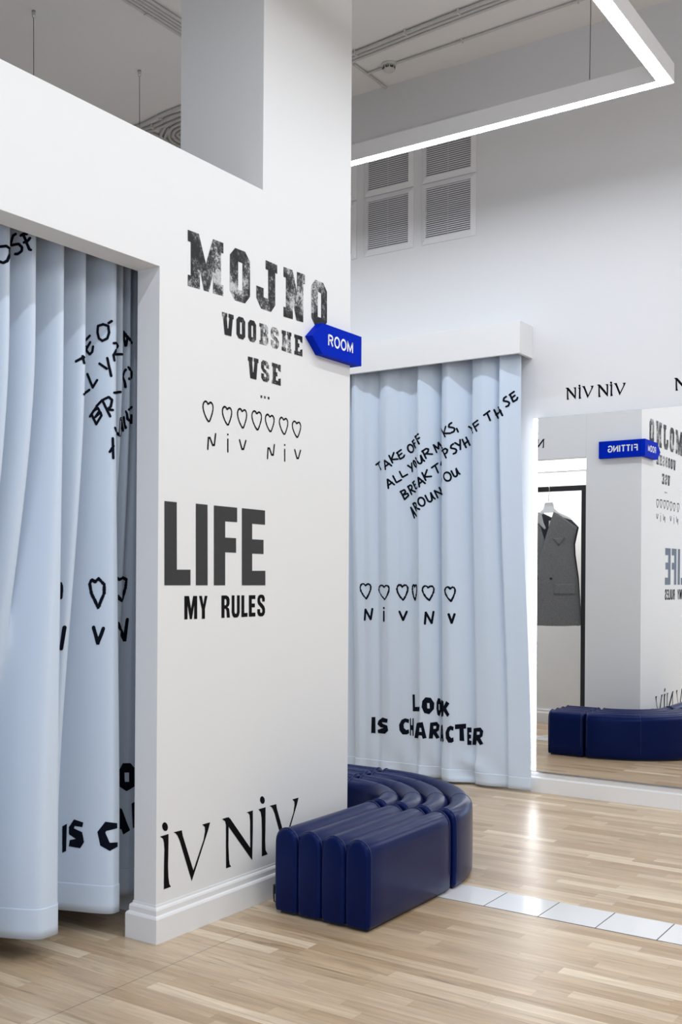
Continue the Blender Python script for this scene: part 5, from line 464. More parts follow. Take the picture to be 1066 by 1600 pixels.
SIDE_BLOB = [([(2.95,0.4191),(2.9509,0.4221),(2.9518,0.4251),(2.9526,0.4281),(2.9533,0.4311),(2.9533,0.4268),(2.9533,0.4225),(2.9533,0.4182),(2.9533,0.4138),(2.9533,0.4095),(2.9533,0.4052),(2.9533,0.4008),(2.9533,0.3965),(2.9533,0.3922),(2.9533,0.3879),(2.9533,0.3835),(2.9533,0.3792),(2.9533,0.3749),(2.9533,0.3705),(2.9533,0.3662),(2.9533,0.3619),(2.9533,0.3576),(2.9533,0.3532),(2.9533,0.3489),(2.9533,0.3446),(2.9533,0.3402),(2.9532,0.3359),(2.9532,0.3316),(2.9532,0.3273),(2.9532,0.3229),(2.9523,0.3202),(2.9514,0.3174),(2.9504,0.3147),(2.9504,0.3191),(2.9504,0.3234),(2.9504,0.3278),(2.9504,0.3321),(2.9504,0.3365),(2.9504,0.3408),(2.9504,0.3452),(2.9503,0.3495),(2.9503,0.3539),(2.9503,0.3582),(2.9503,0.3626),(2.9503,0.3669),(2.9503,0.3713),(2.9502,0.3756),(2.9502,0.38),(2.9502,0.3843),(2.9502,0.3887),(2.9502,0.393),(2.9501,0.3974),(2.9501,0.4017),(2.9501,0.4061),(2.9501,0.4104),(2.9501,0.4148)],[]),([(2.9548,0.3931),(2.9547,0.3981),(2.9547,0.403),(2.9547,0.4079),(2.9547,0.4129),(2.9546,0.4178),(2.955,0.4219),(2.9554,0.4259),(2.9558,0.4299),(2.9561,0.434),(2.9565,0.438),(2.9568,0.442),(2.9572,0.4461),(2.9575,0.4501),(2.9581,0.449),(2.9587,0.448),(2.9593,0.4469),(2.9599,0.4458),(2.9605,0.4448),(2.9611,0.4437),(2.9617,0.4427),(2.9623,0.4416),(2.9629,0.4405),(2.9628,0.4358),(2.9627,0.4312),(2.9625,0.4265),(2.9624,0.4218),(2.9617,0.4222),(2.961,0.4226),(2.9603,0.423),(2.9595,0.4234),(2.9588,0.4238),(2.9581,0.4242),(2.9579,0.4194),(2.9577,0.4147),(2.9583,0.4131),(2.9589,0.4115),(2.9595,0.4098),(2.9601,0.4082),(2.9607,0.4066),(2.9613,0.405),(2.9619,0.4034),(2.9625,0.4018),(2.9626,0.3976),(2.9627,0.3934),(2.9629,0.3892),(2.963,0.385),(2.9632,0.3808),(2.9633,0.3766),(2.9634,0.3724),(2.9636,0.3682),(2.9637,0.364),(2.9634,0.3597),(2.963,0.3554),(2.9626,0.3511),(2.9623,0.3468),(2.9619,0.3425),(2.9615,0.3382),(2.9609,0.3386),(2.9603,0.339),(2.9596,0.3394),(2.959,0.3398),(2.9583,0.3402),(2.9577,0.3406),(2.957,0.341),(2.9563,0.3414),(2.9556,0.3419),(2.9549,0.3423),(2.955,0.3472),(2.9551,0.3522),(2.9552,0.3572),(2.9553,0.3622),(2.9554,0.3672),(2.9561,0.3685),(2.9569,0.3698),(2.9576,0.3711),(2.9583,0.3724),(2.959,0.3737),(2.9585,0.3758),(2.9579,0.378),(2.9573,0.3801),(2.9568,0.3822),(2.9562,0.3844),(2.9556,0.3865),(2.955,0.3886)],[]),([(2.9796,0.4489),(2.981,0.4484),(2.9827,0.4478),(2.9846,0.4472),(2.9868,0.4465),(2.9894,0.4457),(2.9927,0.4448),(2.9969,0.4436),(3.0021,0.4421),(3.0081,0.4404),(3.0144,0.4387),(3.0145,0.4337),(3.0145,0.4287),(3.0146,0.4237),(3.0146,0.4187),(3.0081,0.4187),(3.0019,0.4186),(2.9967,0.4183),(2.9924,0.4177),(2.9892,0.4169),(2.9865,0.4159),(2.9843,0.4148),(2.9824,0.4135),(2.9808,0.4123),(2.9798,0.4061),(2.9803,0.4022),(2.9809,0.3982),(2.9815,0.3943),(2.9822,0.3903),(2.9828,0.3864),(2.9835,0.3824),(2.9843,0.3785),(2.985,0.3745),(2.9859,0.3705),(2.9868,0.3665),(2.9896,0.3665),(2.9932,0.3663),(2.9979,0.3659),(3.0037,0.3651),(3.0104,0.364),(3.0173,0.3629),(3.0174,0.3573),(3.0174,0.3517),(3.0175,0.346),(3.0116,0.3448),(3.0058,0.3435),(3.0004,0.3421),(2.9959,0.3405),(2.9922,0.3387),(2.9893,0.3366),(2.9869,0.3344),(2.9849,0.3368),(2.9831,0.3392),(2.9816,0.3415),(2.9802,0.3438),(2.9789,0.346),(2.9778,0.3482),(2.9767,0.3504),(2.9757,0.3526),(2.9747,0.3547),(2.9745,0.3591),(2.9743,0.3636),(2.9741,0.368),(2.9739,0.3724),(2.9737,0.3768),(2.9735,0.3812),(2.9733,0.3856),(2.973,0.39),(2.9728,0.3944),(2.9726,0.3988),(2.9724,0.4032),(2.9722,0.4076),(2.9728,0.4114),(2.9734,0.4152),(2.9739,0.419),(2.9745,0.4227),(2.9752,0.4265),(2.9758,0.4303),(2.9765,0.434),(2.9772,0.4377),(2.9779,0.4415),(2.9787,0.4452)],[]),([(3.218,0.6373),(3.2195,0.6375),(3.2211,0.6376),(3.223,0.6376),(3.2255,0.6375),(3.2288,0.6373),(3.2336,0.6368),(3.2379,0.6324),(3.2426,0.6278),(3.2474,0.6233),(3.2523,0.6187),(3.2574,0.6141),(3.2575,0.6095),(3.2577,0.6049),(3.2579,0.6003),(3.258,0.5957),(3.2582,0.591),(3.2583,0.5864),(3.2585,0.5818),(3.2586,0.5772),(3.2588,0.5726),(3.2589,0.568),(3.2591,0.5634),(3.2592,0.5588),(3.2594,0.5541),(3.2595,0.5495),(3.2597,0.5449),(3.2598,0.5403),(3.26,0.5357),(3.254,0.5342),(3.2485,0.5326),(3.243,0.531),(3.2377,0.5294),(3.2333,0.5276),(3.2299,0.5255),(3.2273,0.5233),(3.2253,0.521),(3.2235,0.5238),(3.2219,0.5265),(3.2206,0.5292),(3.2194,0.5318),(3.2182,0.5344),(3.2172,0.5371),(3.2162,0.5396),(3.2162,0.5444),(3.2161,0.5491),(3.216,0.5539),(3.216,0.5587),(3.2159,0.5634),(3.2158,0.5681),(3.2158,0.5729),(3.2157,0.5777),(3.2156,0.5824),(3.2155,0.5872),(3.2154,0.5919),(3.2154,0.5967),(3.2153,0.6014),(3.2152,0.6062),(3.2151,0.6109),(3.2156,0.6153),(3.216,0.6197),(3.2165,0.6242),(3.217,0.6286),(3.2175,0.6329)],[(3.2207,0.5986),(3.2229,0.5987),(3.2258,0.5987),(3.2298,0.5984),(3.23,0.5935),(3.2301,0.5886),(3.2302,0.5838),(3.2303,0.5789),(3.2304,0.574),(3.2306,0.5692),(3.2307,0.5643),(3.2308,0.5594),(3.2269,0.5598),(3.2241,0.5599),(3.222,0.5598),(3.2218,0.5647),(3.2216,0.5695),(3.2215,0.5744),(3.2213,0.5792),(3.2212,0.5841),(3.221,0.5889),(3.2209,0.5938)]),([(3.2174,0.4522),(3.2186,0.4492),(3.2199,0.4462),(3.2204,0.4419),(3.2209,0.4376),(3.2214,0.4333),(3.2219,0.4289),(3.2225,0.4246),(3.223,0.4203),(3.2236,0.4159),(3.2243,0.4116),(3.2249,0.4072),(3.2257,0.4028),(3.2264,0.3985),(3.2273,0.3941),(3.2281,0.3896),(3.2291,0.3852),(3.2302,0.3807),(3.2315,0.3762),(3.2328,0.3717),(3.2344,0.3671),(3.2361,0.3624),(3.238,0.3577),(3.2333,0.3555),(3.2298,0.353),(3.2273,0.3502),(3.2253,0.3473),(3.2236,0.3443),(3.2221,0.3413),(3.2216,0.3457),(3.2211,0.3502),(3.2206,0.3547),(3.2201,0.3591),(3.2197,0.3636),(3.2181,0.3633),(3.2181,0.3679),(3.218,0.3726),(3.218,0.3773),(3.218,0.382),(3.218,0.3867),(3.2179,0.3914),(3.2179,0.396),(3.2179,0.4007),(3.2178,0.4054),(3.2178,0.4101),(3.2178,0.4148),(3.2177,0.4195),(3.2177,0.4241),(3.2177,0.4288),(3.2176,0.4335),(3.2176,0.4382),(3.2175,0.4429),(3.2175,0.4476)],[]),([(3.2617,0.472),(3.2558,0.4703),(3.2503,0.4685),(3.2449,0.4667),(3.2454,0.4621),(3.2458,0.4574),(3.2462,0.4528),(3.2466,0.4481),(3.247,0.4435),(3.2475,0.4389),(3.2479,0.4342),(3.2483,0.4296),(3.2487,0.4249),(3.2491,0.4203),(3.2495,0.4156),(3.2499,0.411),(3.2503,0.4064),(3.2507,0.4017),(3.2511,0.3971),(3.2515,0.3924),(3.2519,0.3878),(3.2523,0.3832),(3.2527,0.3785),(3.2531,0.3739),(3.2535,0.3692),(3.2539,0.3646),(3.2642,0.3626),(3.2641,0.3674),(3.264,0.3721),(3.2639,0.3769),(3.2638,0.3816),(3.2637,0.3864),(3.2636,0.3911),(3.2635,0.3959),(3.2634,0.4007),(3.2633,0.4054),(3.2632,0.4102),(3.2631,0.4149),(3.263,0.4197),(3.2629,0.4244),(3.2628,0.4292),(3.2627,0.4339),(3.2626,0.4387),(3.2625,0.4435),(3.2623,0.4482),(3.2622,0.453),(3.2621,0.4577),(3.262,0.4625),(3.2618,0.4672)],[])]
# ------------------------------------------------------------------ setting
XA = -2.79            # face of the lettered wall
YB = 6.816            # face of the mirror wall
CEIL = 5.0
f = MB(); f.box((-8, -4.2, -0.1), (4.6, YB + .15, 0)); struct('floor', f, M['parquet'])
f = MB(); f.box((-8, -4.2, CEIL), (4.6, YB + .15, CEIL + .1)); struct('ceiling', f, M['ceiling'])
f = MB(); f.box((-8, YB, 0), (4.6, YB + .15, CEIL)); struct('wall_back', f, M['wall_cool_lit'])
f = MB(); f.box((4.5, -4.2, 0), (4.6, YB, CEIL)); struct('wall_right', f, M['wall'])
f = MB(); f.box((-8, -4.2, 0), (4.5, -4.1, CEIL)); struct('wall_front', f, M['wall'])
f = MB(); f.box((-8, -4.1, 0), (-7.9, YB, CEIL)); struct('wall_far_left', f, M['wall'])
# made-up shop window bars set round the added fill light
f = MB()
for x in (-3.26, -1.22, .82, 2.80): f.box((x, -4.099, .24), (x+.06, -3.93, 2.66))
for z in (.24, 2.60): f.box((-3.26, -4.099, z), (2.86, -3.93, z+.06))
struct('fill_light_frame', f, M['trim'])
# lettered wall: pier and lintel round the fitting room opening
YJ, ZO, ZT, TH = 3.091, 2.603, 3.094, 0.116
f = MB()
f.prism([(-1.2,0),(0.8,0),(0.8,ZO),(YJ,ZO),(YJ,0),(3.756,0),(3.756,ZT),(-1.2,ZT)], lambda u, v, w: (XA - w, u, v), TH)
struct('wall_left', f, M['wall'], 0.0015)
f = MB(); f.box((-3.265, 3.754, 0), (XA, 4.477, CEIL)); struct('wall_pillar', f, M['wall'], 0.0015)
# alcove behind the pillar
f = MB(); f.box((-4.75, 4.362, 2.476), (-3.2655, 4.476, ZT)); struct('wall_lintel', f, M['wall'], 0.0015)
f = MB(); f.box((-4.75, 3.315, 0), (-2.907, 3.36, ZT)); struct('wall_alcove', f, M['wall'])
f = MB(); f.box((-4.87, 0.6, 0), (-4.7505, 4.476, ZT)); struct('wall_rear', f, M['wall'])
f = MB(); f.box((-4.75, 0.6, 0), (-2.907, 0.70, ZT)); struct('wall_booth', f, M['wall'])
f = MB(); f.box((-4.75, 3.3605, 2.50), (-3.2655, 4.3615, 2.54)); f.box((-3.2655, 3.3605, 2.50), (-2.907, 3.7535, 2.54)); struct('ceiling_alcove', f, M['wall'])

f = MB(); f.box((-4.75, .7005, 2.93), (-2.907, 3.3145, 2.98)); struct('booth_light_block', f, M['wall'])  # unseen lid added to keep lamp light out of the booth

def skirting(name, path, closed=False):
    """path in plan, wall on the left of the walking direction; stepped profile"""
    prof = [(0,0),(.024,0),(.024,.094),(.020,.101),(.0135,.105),(.0135,.124),(.010,.131),(.004,.134),(.003,.143),(0,.143)]
    P = [Vector(p) for p in path]; n = len(P); V, F = [], []
    for i in range(n):
        d1 = (P[i]-P[i-1]).normalized() if i else (P[1]-P[0]).normalized()
        d2 = (P[i+1]-P[i]).normalized() if i < n-1 else d1
        n1, n2 = Vector((d1.y, -d1.x)), Vector((d2.y, -d2.x))
        m = (n1 + n2); m = m / max(0.2, m.length_squared) * 2
        V += [(P[i].x + m.x*d, P[i].y + m.y*d, z) for d, z in prof]
    k = len(prof)
    for i in range(n-1):
        F += [(i*k+j, i*k+(j+1)%k, (i+1)*k+(j+1)%k, (i+1)*k+j) for j in range(k)]
    F += [tuple(range(k)), tuple((n-1)*k+j for j in range(k-1,-1,-1))]
    b = MB(); b.add(V, F); return struct(name, b, M['trim'], 0.0008)
# walking direction chosen so that the profile grows into the room
skirting('baseboard_left', [(XA-TH-.0, YJ+.10), (XA-TH, YJ), (XA, YJ), (XA, 4.477), (-3.262, 4.477)][:4] + [(-3.262, 4.477)])
skirting('baseboard_back', [(-2.806, YB), (4.5, YB)])
skirting('baseboard_alcove', [(-4.745, 3.36), (-2.91, 3.36)][::-1])
# strip of white tiles let into the parquet, grout joints between them
f = MB(); P = .2437
def tile_run(x0, x1):
    f.box((x0, 4.279, -.02), (x1, 4.529, .0006), 1)
    k = math.floor((x0 + 1.975) / P)
    while -1.975 + k*P < x1:
        a, b = max(x0+.002, -1.975 + k*P + .0022), min(x1-.002, -1.975 + (k+1)*P - .0022)
        if b - a > .01: f.box((a, 4.2825, -.015), (b, 4.5255, .0016), 0)
        k += 1
tile_run(-2.765, 4.5); tile_run(-4.74, -3.268)
struct('trim_1', f, [M['tile'], M['grout']])

# curtain pelmet on the mirror wall
f = MB(); f.box((-4.75, 6.60, 2.885), (-2.815, YB-.0005, 3.098))
pel = MB()
pel.box((-4.75, 6.60, 2.885), (-2.815, 6.622, 3.098)); pel.box((-2.837, 6.6225, 2.885), (-2.815, YB-.0005, 3.098)); pel.box((-4.75, 6.6225, 3.078), (-2.8375, YB-.0005, 3.098))
o = pel.build('curtain_pelmet', M['trim'], bevel=0.0012)
tag(o, 'white box pelmet over the curtain on the mirror wall', 'pelmet')

# ------------------------------------------------------------------ mirror and its light strip
mir = thing('wall_mirror', (-1.76, YB, .143), 'large frameless wall mirror standing on the white baseboard', 'mirror')
f = MB(); f.box((-2.764, YB-.030, .144), (-.55, YB-.001, 2.478)); f.build('backing_panel', M['mirror_edge'], mir)
f = MB(); f.add([(-2.763, YB-.0304, .1445), (-.551, YB-.0304, .1445), (-.551, YB-.0304, 2.4775), (-2.763, YB-.0304, 2.4775)], [(0,1,2,3)])
f.build('glass', M['mirror'], mir)
st = thing('light_strip', (-2.79, YB, .143), 'glowing vertical LED strip along the left edge of the mirror', 'light')
f = MB(); f.box((-2.797, YB-.022, .144), (-2.766, YB-.001, 2.478)); f.build('channel', M['trim'], st)
f = MB(); f.box((-2.795, YB-.031, .146), (-2.767, YB-.0225, 2.476)); f.build('diffuser', M['strip'], st)

# ------------------------------------------------------------------ linear pendants
def pendant(name, label, path, wires, z=4.0, w=0.07, h=0.10):
    """path: centre line in plan; open corner path of straight bars with mitred joints"""
    r = thing(name, (path[0][0], path[0][1], z), label, 'pendant light', 'linear pendant lights')
    P = [Vector(p) for p in path]; n = len(P)
    def offs(d):
        o = []
        for i in range(n):
            d1 = (P[i]-P[i-1]).normalized() if i else (P[1]-P[0]).normalized()
            d2 = (P[i+1]-P[i]).normalized() if i < n-1 else d1
            n1, n2 = Vector((-d1.y, d1.x)), Vector((-d2.y, d2.x)); m = n1+n2; m = m / m.length_squared * 2
            o.append(P[i] + m*d)
        return o
    a, b = offs(w/2), offs(-w/2)
    V = [(p.x,p.y,zz) for zz in (z, z+h) for p in a] + [(p.x,p.y,zz) for zz in (z, z+h) for p in b]
    F = []
    for i in range(n-1):
        F += [(i, i+1, n+i+1, n+i), (2*n+i, 3*n+i, 3*n+i+1, 2*n+i+1), (n+i, n+i+1, 3*n+i+1, 3*n+i)]
    F += [(0, n, 3*n, 2*n), (n-1, 3*n-1, 4*n-1, 2*n-1)]
    f = MB(); f.add(V, F); f.build('housing', M['lamp_body'], r)
    a, b = offs(w/2-.0035), offs(-w/2+.0035)
    f = MB(); f.add([(p.x,p.y,z+.0015) for p in a] + [(p.x,p.y,z+.0015) for p in b], [(i, i+1, n+i+1, n+i) for i in range(n-1)])
    f.build('diffuser', M['diffuser'], r)
    for x, y in wires:
        f = MB(); f.tube([(x,y,z+h),(x+.004,y,(z+CEIL)/2),(x,y,CEIL)], .0022, 6); ww = f.build('suspension_wire', M['wire'], r)
        f = MB(); f.lathe([(.006,0),(.006,.018),(.003,.024)], (x,y,z+h), seg=10); f.build('wire_grip', M['steel'], ww)
        f = MB(); f.lathe([(.004,-.045),(.010,-.040),(.013,0)], (x,y,CEIL), seg=10); f.build('ceiling_cup', M['steel'], ww)
    return r
pendant('linear_pendant_light', 'white angled linear LED pendant hanging in front of the wall vents', [(-6.6,5.715),(-1.642,5.715),(-1.642,-2.6)], [(-2.045,5.715),(-1.642,5.05),(-4.9,5.715),(-1.642,2.6)])
pendant('linear_pendant_light', 'linear pendant hung on thin wires behind the lettered wall', [(-5.256,5.60-1.9),(-5.256,5.597+.02)], [(-5.256,5.597),(-5.256,4.62)], z=4.08)

# ------------------------------------------------------------------ curtains
def surface_normal(fn, s, z, flip):
    e = .004
    a = Vector(fn(s+e, z)) - Vector(fn(s-e, z)); b = Vector(fn(s, z+e)) - Vector(fn(s, z-e))
    n = a.cross(b); n.normalize()
    return n * flip
def cloth_mesh(name, fn, s0, s1, ns, zs, mat, parent, off=0.0, flip=1, thick=0.0016):
    V = []
    for z in zs:
        for i in range(ns+1):
            s = s0 + (s1-s0)*i/ns
            p = Vector(fn(s, z))
            if off: p += surface_normal(fn, s, z, flip)*off
            V.append(p)
    k = ns+1
    F = [(j*k+i, j*k+i+1, (j+1)*k+i+1, (j+1)*k+i) for j in range(len(zs)-1) for i in range(ns)]
    b = MB(); b.add(V, F, True); o = b.build(name, mat, parent)
    m = o.modifiers.new('solidify', 'SOLIDIFY'); m.thickness = thick; m.offset = 0
    return o
def lay(fn, flip, off=.0028):
    return lambda s, z: Vector(fn(s, z)) + surface_normal(fn, s, z, flip)*off
rng = random.Random(4)
def zlist(a, b, n, extra=()):
    return sorted(set([round(a+(b-a)*(i/n), 4) for i in range(n+1)] + list(extra)))

fc = thing('fitting_room_curtain', (-3.5, 6.72, 0), 'pale blue curtain hanging under the white pelmet beside the mirror', 'curtain', 'printed fitting room curtains')
cloth_mesh('panel', front_cloth, 0, R_S[-1], 520, zlist(R_BOT_Z, R_TOP_Z, 44, (.03,.06,.09,.12,.16,.2,.24,.28,.32,.36,.4)), M['cloth'], fc, flip=1)
TF = lay(front_cloth, 1)
cloth_mesh('hem', front_cloth, 0, R_S[-1], 520, [R_BOT_Z,.045,.07,.094,.10], M['cloth'], fc, off=.0018, flip=1, thick=.0012)
for g in FRONT_PHRASE:
    f = MB()
    for s in g: ribbon(f, rounded(s, 1), .0130, TF, step=.008)
    if f.f: f.build('printed_letter', M['print'], fc)
for s in FRONT_HEARTS:
    f = MB(); ribbon(f, rounded(s + [s[0]], 1), .0125, TF, step=.006, jag=.28, rnd=rng); f.build('printed_heart', M['print'], fc)
for g in FRONT_NIV:
    f = MB()
    for s in g: ribbon(f, rounded(s, 1), .017, TF, step=.006)
    f.build('printed_letter', M['print'], fc)
for o_, h_ in FRONT_BLOB:
    f = MB()
    if len(o_) > 2: filled(f, [o_] + ([h_] if len(h_) > 2 else []), TF, .012)
    if f.f: f.build('printed_letter', M['print'], fc)

sc = thing('fitting_room_curtain', (-3.05, 2.2, 0), 'pale blue curtain drawn across the opening in the lettered wall', 'curtain', 'printed fitting room curtains')
cloth_mesh('panel', side_cloth, .95, 3.285, 780, zlist(L_BOT_Z, L_TOP_Z, 40), M['cloth'], sc, flip=1)
cloth_mesh('hem', side_cloth, .95, 3.285, 780, [L_BOT_Z,.12,.16,.193,.199], M['cloth'], sc, off=.0020, flip=1, thick=.0014)
def side_print(name, strokes, w, it, jag=0.0, fill=False):
    # widths are measured along the folded cloth at the letter's own height
    zc = sum(p[1] for s in strokes for p in s) / sum(len(s) for s in strokes)
    row = arc_table([side_cloth(t, zc) for t in A_T])
    def to_t(a):
        j = max(0, min(len(row) - 2, bisect.bisect_right(row, a) - 1))
        return A_T[j] + .004*(a - row[j])/max(1e-9, row[j+1] - row[j])
    def to_a(t):
        j = max(0, min(len(A_T) - 2, int((t - A_T[0])/.004)))
        return lerp(row[j], row[j+1], (t - A_T[j])/.004)
    base = lay(side_cloth, 1)
    ts = lambda a, z: base(to_t(a), z)
    f = MB()
    loops = [[(to_a(t), z) for t, z in s] for s in strokes if len(s) > 1]
    if fill: filled(f, loops, ts, .010)
    else:
        for s in loops: ribbon(f, rounded(s, it), w, ts, step=.005, jag=jag, rnd=rng if jag else None)
    if f.f: f.build(name, M['print'], sc)
for group, w, it in ((SIDE_PHRASE, .0100, 1), (SIDE_TOP, .0100, 2), ([[s] for s in SIDE_NIV], .0150, 1)):
    for g in group: side_print('printed_letter', g, w, it)
for s in SIDE_HEARTS: side_print('printed_heart', [s], .0125, 1, .2)
for o_, h_ in SIDE_BLOB:
    if len(o_) > 2: side_print('printed_letter', [o_] + ([h_] if len(h_) > 2 else []), 0, 0, fill=True)

# ------------------------------------------------------------------ lettering on the white walls
WA = lambda y, z: (XA + .0012, y, z)
VAR = {
 'M': [[(0,1),(.30,1),(.5,.50),(.70,1),(1,1),(1,.80),(.93,.80),(.93,.20),(1,.20),(1,0),(.70,0),(.70,.20),(.70,.36),(.58,0),(.44,0),(.33,.36),(.33,0),(0,0),(0,.20),(.08,.20),(.08,.80),(0,.80)]],
 'O': [[(.25,1),(.75,1),(1,.84),(1,.16),(.75,0),(.25,0),(0,.16),(0,.84)], [(.40,.76),(.62,.76),(.62,.22),(.40,.22)]],
 'J': [[(.44,1),(1,1),(1,.82),(.90,.82),(.90,.16),(.70,0),(.22,0),(0,.18),(0,.42),(.34,.42),(.34,.24),(.56,.24),(.56,.82),(.44,.82)]],
 'N': [[(0,1),(.42,1),(.62,.58),(.62,1),(1,1),(1,.80),(.92,.80),(.92,0),(.60,0),(.43,.36),(.43,0),(0,0),(0,.20),(.11,.20),(.11,.80),(0,.80)]],
 'V': [[(0,1),(.45,1),(.45,.82),(.40,.82),(.47,.32),(.53,.32),(.62,.82),(.55,.82),(.55,1),(1,1),(1,.80),(.92,.80),(.80,0),(.22,0),(.08,.80),(0,.80)]],
 'B': [[(0,1),(.75,1),(.97,.86),(.97,.62),(.86,.51),(.99,.40),(.99,.13),(.76,0),(0,0),(0,.17),(.13,.17),(.13,.83),(0,.83)], [(.45,.80),(.60,.80),(.60,.60),(.45,.60)], [(.45,.40),(.62,.40),(.62,.20),(.45,.20)]],
 'S': [[(.22,1),(.72,1),(.98,.84),(.98,.66),(.64,.66),(.64,.78),(.36,.78),(.36,.62),(.78,.52),(1,.38),(1,.14),(.76,0),(.26,0),(.02,.14),(.02,.36),(.36,.36),(.36,.22),(.64,.22),(.64,.36),(.22,.46),(0,.60),(0,.86)]],
 'H': [[(0,1),(.45,1),(.45,.82),(.39,.82),(.39,.60),(.61,.60),(.61,.82),(.55,.82),(.55,1),(1,1),(1,.82),(.92,.82),(.92,.18),(1,.18),(1,0),(.55,0),(.55,.18),(.61,.18),(.61,.38),(.39,.38),(.39,.18),(.45,.18),(.45,0),(0,0),(0,.18),(.08,.18),(.08,.82),(0,.82)]],
 'E': [[(0,1),(1,1),(1,.66),(.72,.72),(.72,.80),(.45,.80),(.45,.60),(.62,.60),(.62,.40),(.45,.40),(.45,.20),(.72,.20),(.72,.30),(1,.36),(1,0),(0,0),(0,.18),(.11,.18),(.11,.82),(0,.82)]],
}
t = thing('wall_lettering', (XA, 3.8, 2.4), 'worn grey and black stamped slab letters high on the white pillar wall', 'wall lettering', 'vinyl lettering on the white walls')
for l, c in VARSITY:
    f = MB(); filled(f, [[in_cell(c, u, v) for u, v in lp] for lp in VAR[l]], WA); f.build('letter', M['worn'], t)
for c in DOTS:
    f = MB(); filled(f, [[c[0], c[1], c[2], c[3]]], WA); f.build('dot', M['worn'], t)
t = thing('wall_lettering', (XA, 3.6, 1.95), 'row of seven outlined hearts over small hand-drawn letters on the wall', 'wall lettering', 'vinyl lettering on the white walls')
for c in HEARTS:
    f = MB(); ribbon(f, rounded([in_cell(c, u, v) for u, v in HEART], 1), .0075, WA, step=.004, jag=.12, rnd=rng); f.build('heart', M['vinyl'], t)
for l, c in NIV_HAND:
    f = MB()
    for s in LN[l]: ribbon(f, rounded([in_cell(c, u, v) for u, v in s], 1), .0085, WA, step=.01)
    f.build('letter', M['vinyl'], t)
t = thing('wall_lettering', (XA, 3.35, 1.4), 'heavy black condensed capitals in two lines at mid height on the wall', 'wall lettering', 'vinyl lettering on the white walls')
for l, p in LIFE:
    f = MB(); filled(f, [p], WA); f.build('letter', M['vinyl_grey'], t)
RUL = {
 'M': [[(0,1),(.36,1),(.52,.45),(.68,1),(1,1),(1,0),(.76,0),(.76,.62),(.59,0),(.42,0),(.24,.62),(.24,0),(0,0)]],
 'Y': [[(0,1),(.34,1),(.52,.62),(.68,1),(1,1),(.70,.42),(.70,0),(.34,0),(.34,.42)]],
 'R': [[(0,1),(.58,1),(.84,.94),(.96,.82),(.96,.62),(.86,.52),(.70,.47),(.90,.40),(.94,.30),(1,0),(.64,0),(.60,.30),(.52,.40),(.36,.40),(.36,0),(0,0)], [(.36,.84),(.52,.84),(.60,.78),(.60,.64),(.52,.56),(.36,.56)]],
 'U': [[(0,1),(.34,1),(.34,.26),(.42,.17),(.58,.17),(.66,.26),(.66,1),(1,1),(1,.24),(.90,.08),(.70,.0),(.30,.0),(.10,.08),(0,.24)]],
 'L': [[(0,1),(.46,1),(.46,.18),(1,.18),(1,0),(0,0)]],
 'E': [[(0,1),(1,1),(1,.82),(.44,.82),(.44,.61),(.92,.61),(.92,.43),(.44,.43),(.44,.18),(1,.18),(1,0),(0,0)]],
 'S': [[(.97,.68),(.97,.84),(.84,.96),(.64,1),(.36,1),(.14,.95),(.02,.83),(.02,.68),(.10,.57),(.34,.46),(.60,.35),(.66,.26),(.60,.17),(.44,.16),(.36,.22),(.36,.34),(0,.34),(0,.18),(.12,.05),(.34,0),(.66,0),(.88,.06),(1,.18),(1,.34),(.90,.46),(.66,.57),(.42,.66),(.35,.75),(.40,.84),(.56,.85),(.63,.79),(.63,.68)]],
}
for l, c in RULES:
    f = MB(); filled(f, [[in_cell(c, u, v) for u, v in lp] for lp in RUL[l]], WA); f.build('letter', M['vinyl'], t)
t = thing('wall_lettering', (XA, 3.5, .3), 'large black flared letters climbing just above the baseboard behind the bench', 'wall lettering', 'vinyl lettering on the white walls')
for l, loops in SERIF_A:
    f = MB()
    for lp in loops: filled(f, [lp], WA)
    f.build('letter', M['vinyl'], t)
UNIT = {'N': [UNIT_N], 'V': [UNIT_V], 'I': [UNIT_I, UNIT_I_DOT]}
WBK = lambda x, z: (x, YB - .0012, z)
def serif_line(label, cells, to3, loc):
    t = thing('wall_lettering', loc, label, 'wall lettering', 'vinyl lettering on the white walls')
    for l, c in cells:
        f = MB()
        for lp in UNIT[l]:
            q = [in_cell(c, u, v) for u, v in lp]
            filled(f, [q], to3); ribbon(f, q + q[:1], .0042, to3)
        f.build('letter', M['vinyl'], t)
serif_line('small black flared letters above the left part of the mirror', SERIF_B[:6], WBK, (-2.39, YB, 2.63))
sx, sz = SERIF_B[6][1][3][0] - SERIF_B[0][1][3][0], SERIF_B[6][1][3][1] - SERIF_B[0][1][3][1]
serif_line('small black flared letters above the mirror, cut by the right picture edge', [(l, [(x+sx, z+sz) for x, z in c]) for l, c in SERIF_B[:6]], WBK, (-1.69, YB, 2.6))
bx, bz = SERIF_B[0][1][3]
serif_line('black flared letters on the alcove lintel, seen only in the mirror', [(l, [(-3.640 - (x-bx), z-bz+2.580) for x, z in c]) for l, c in SERIF_B[:6]], lambda x, z: (x, 4.4772, z), (-3.8, 4.477, 2.6))

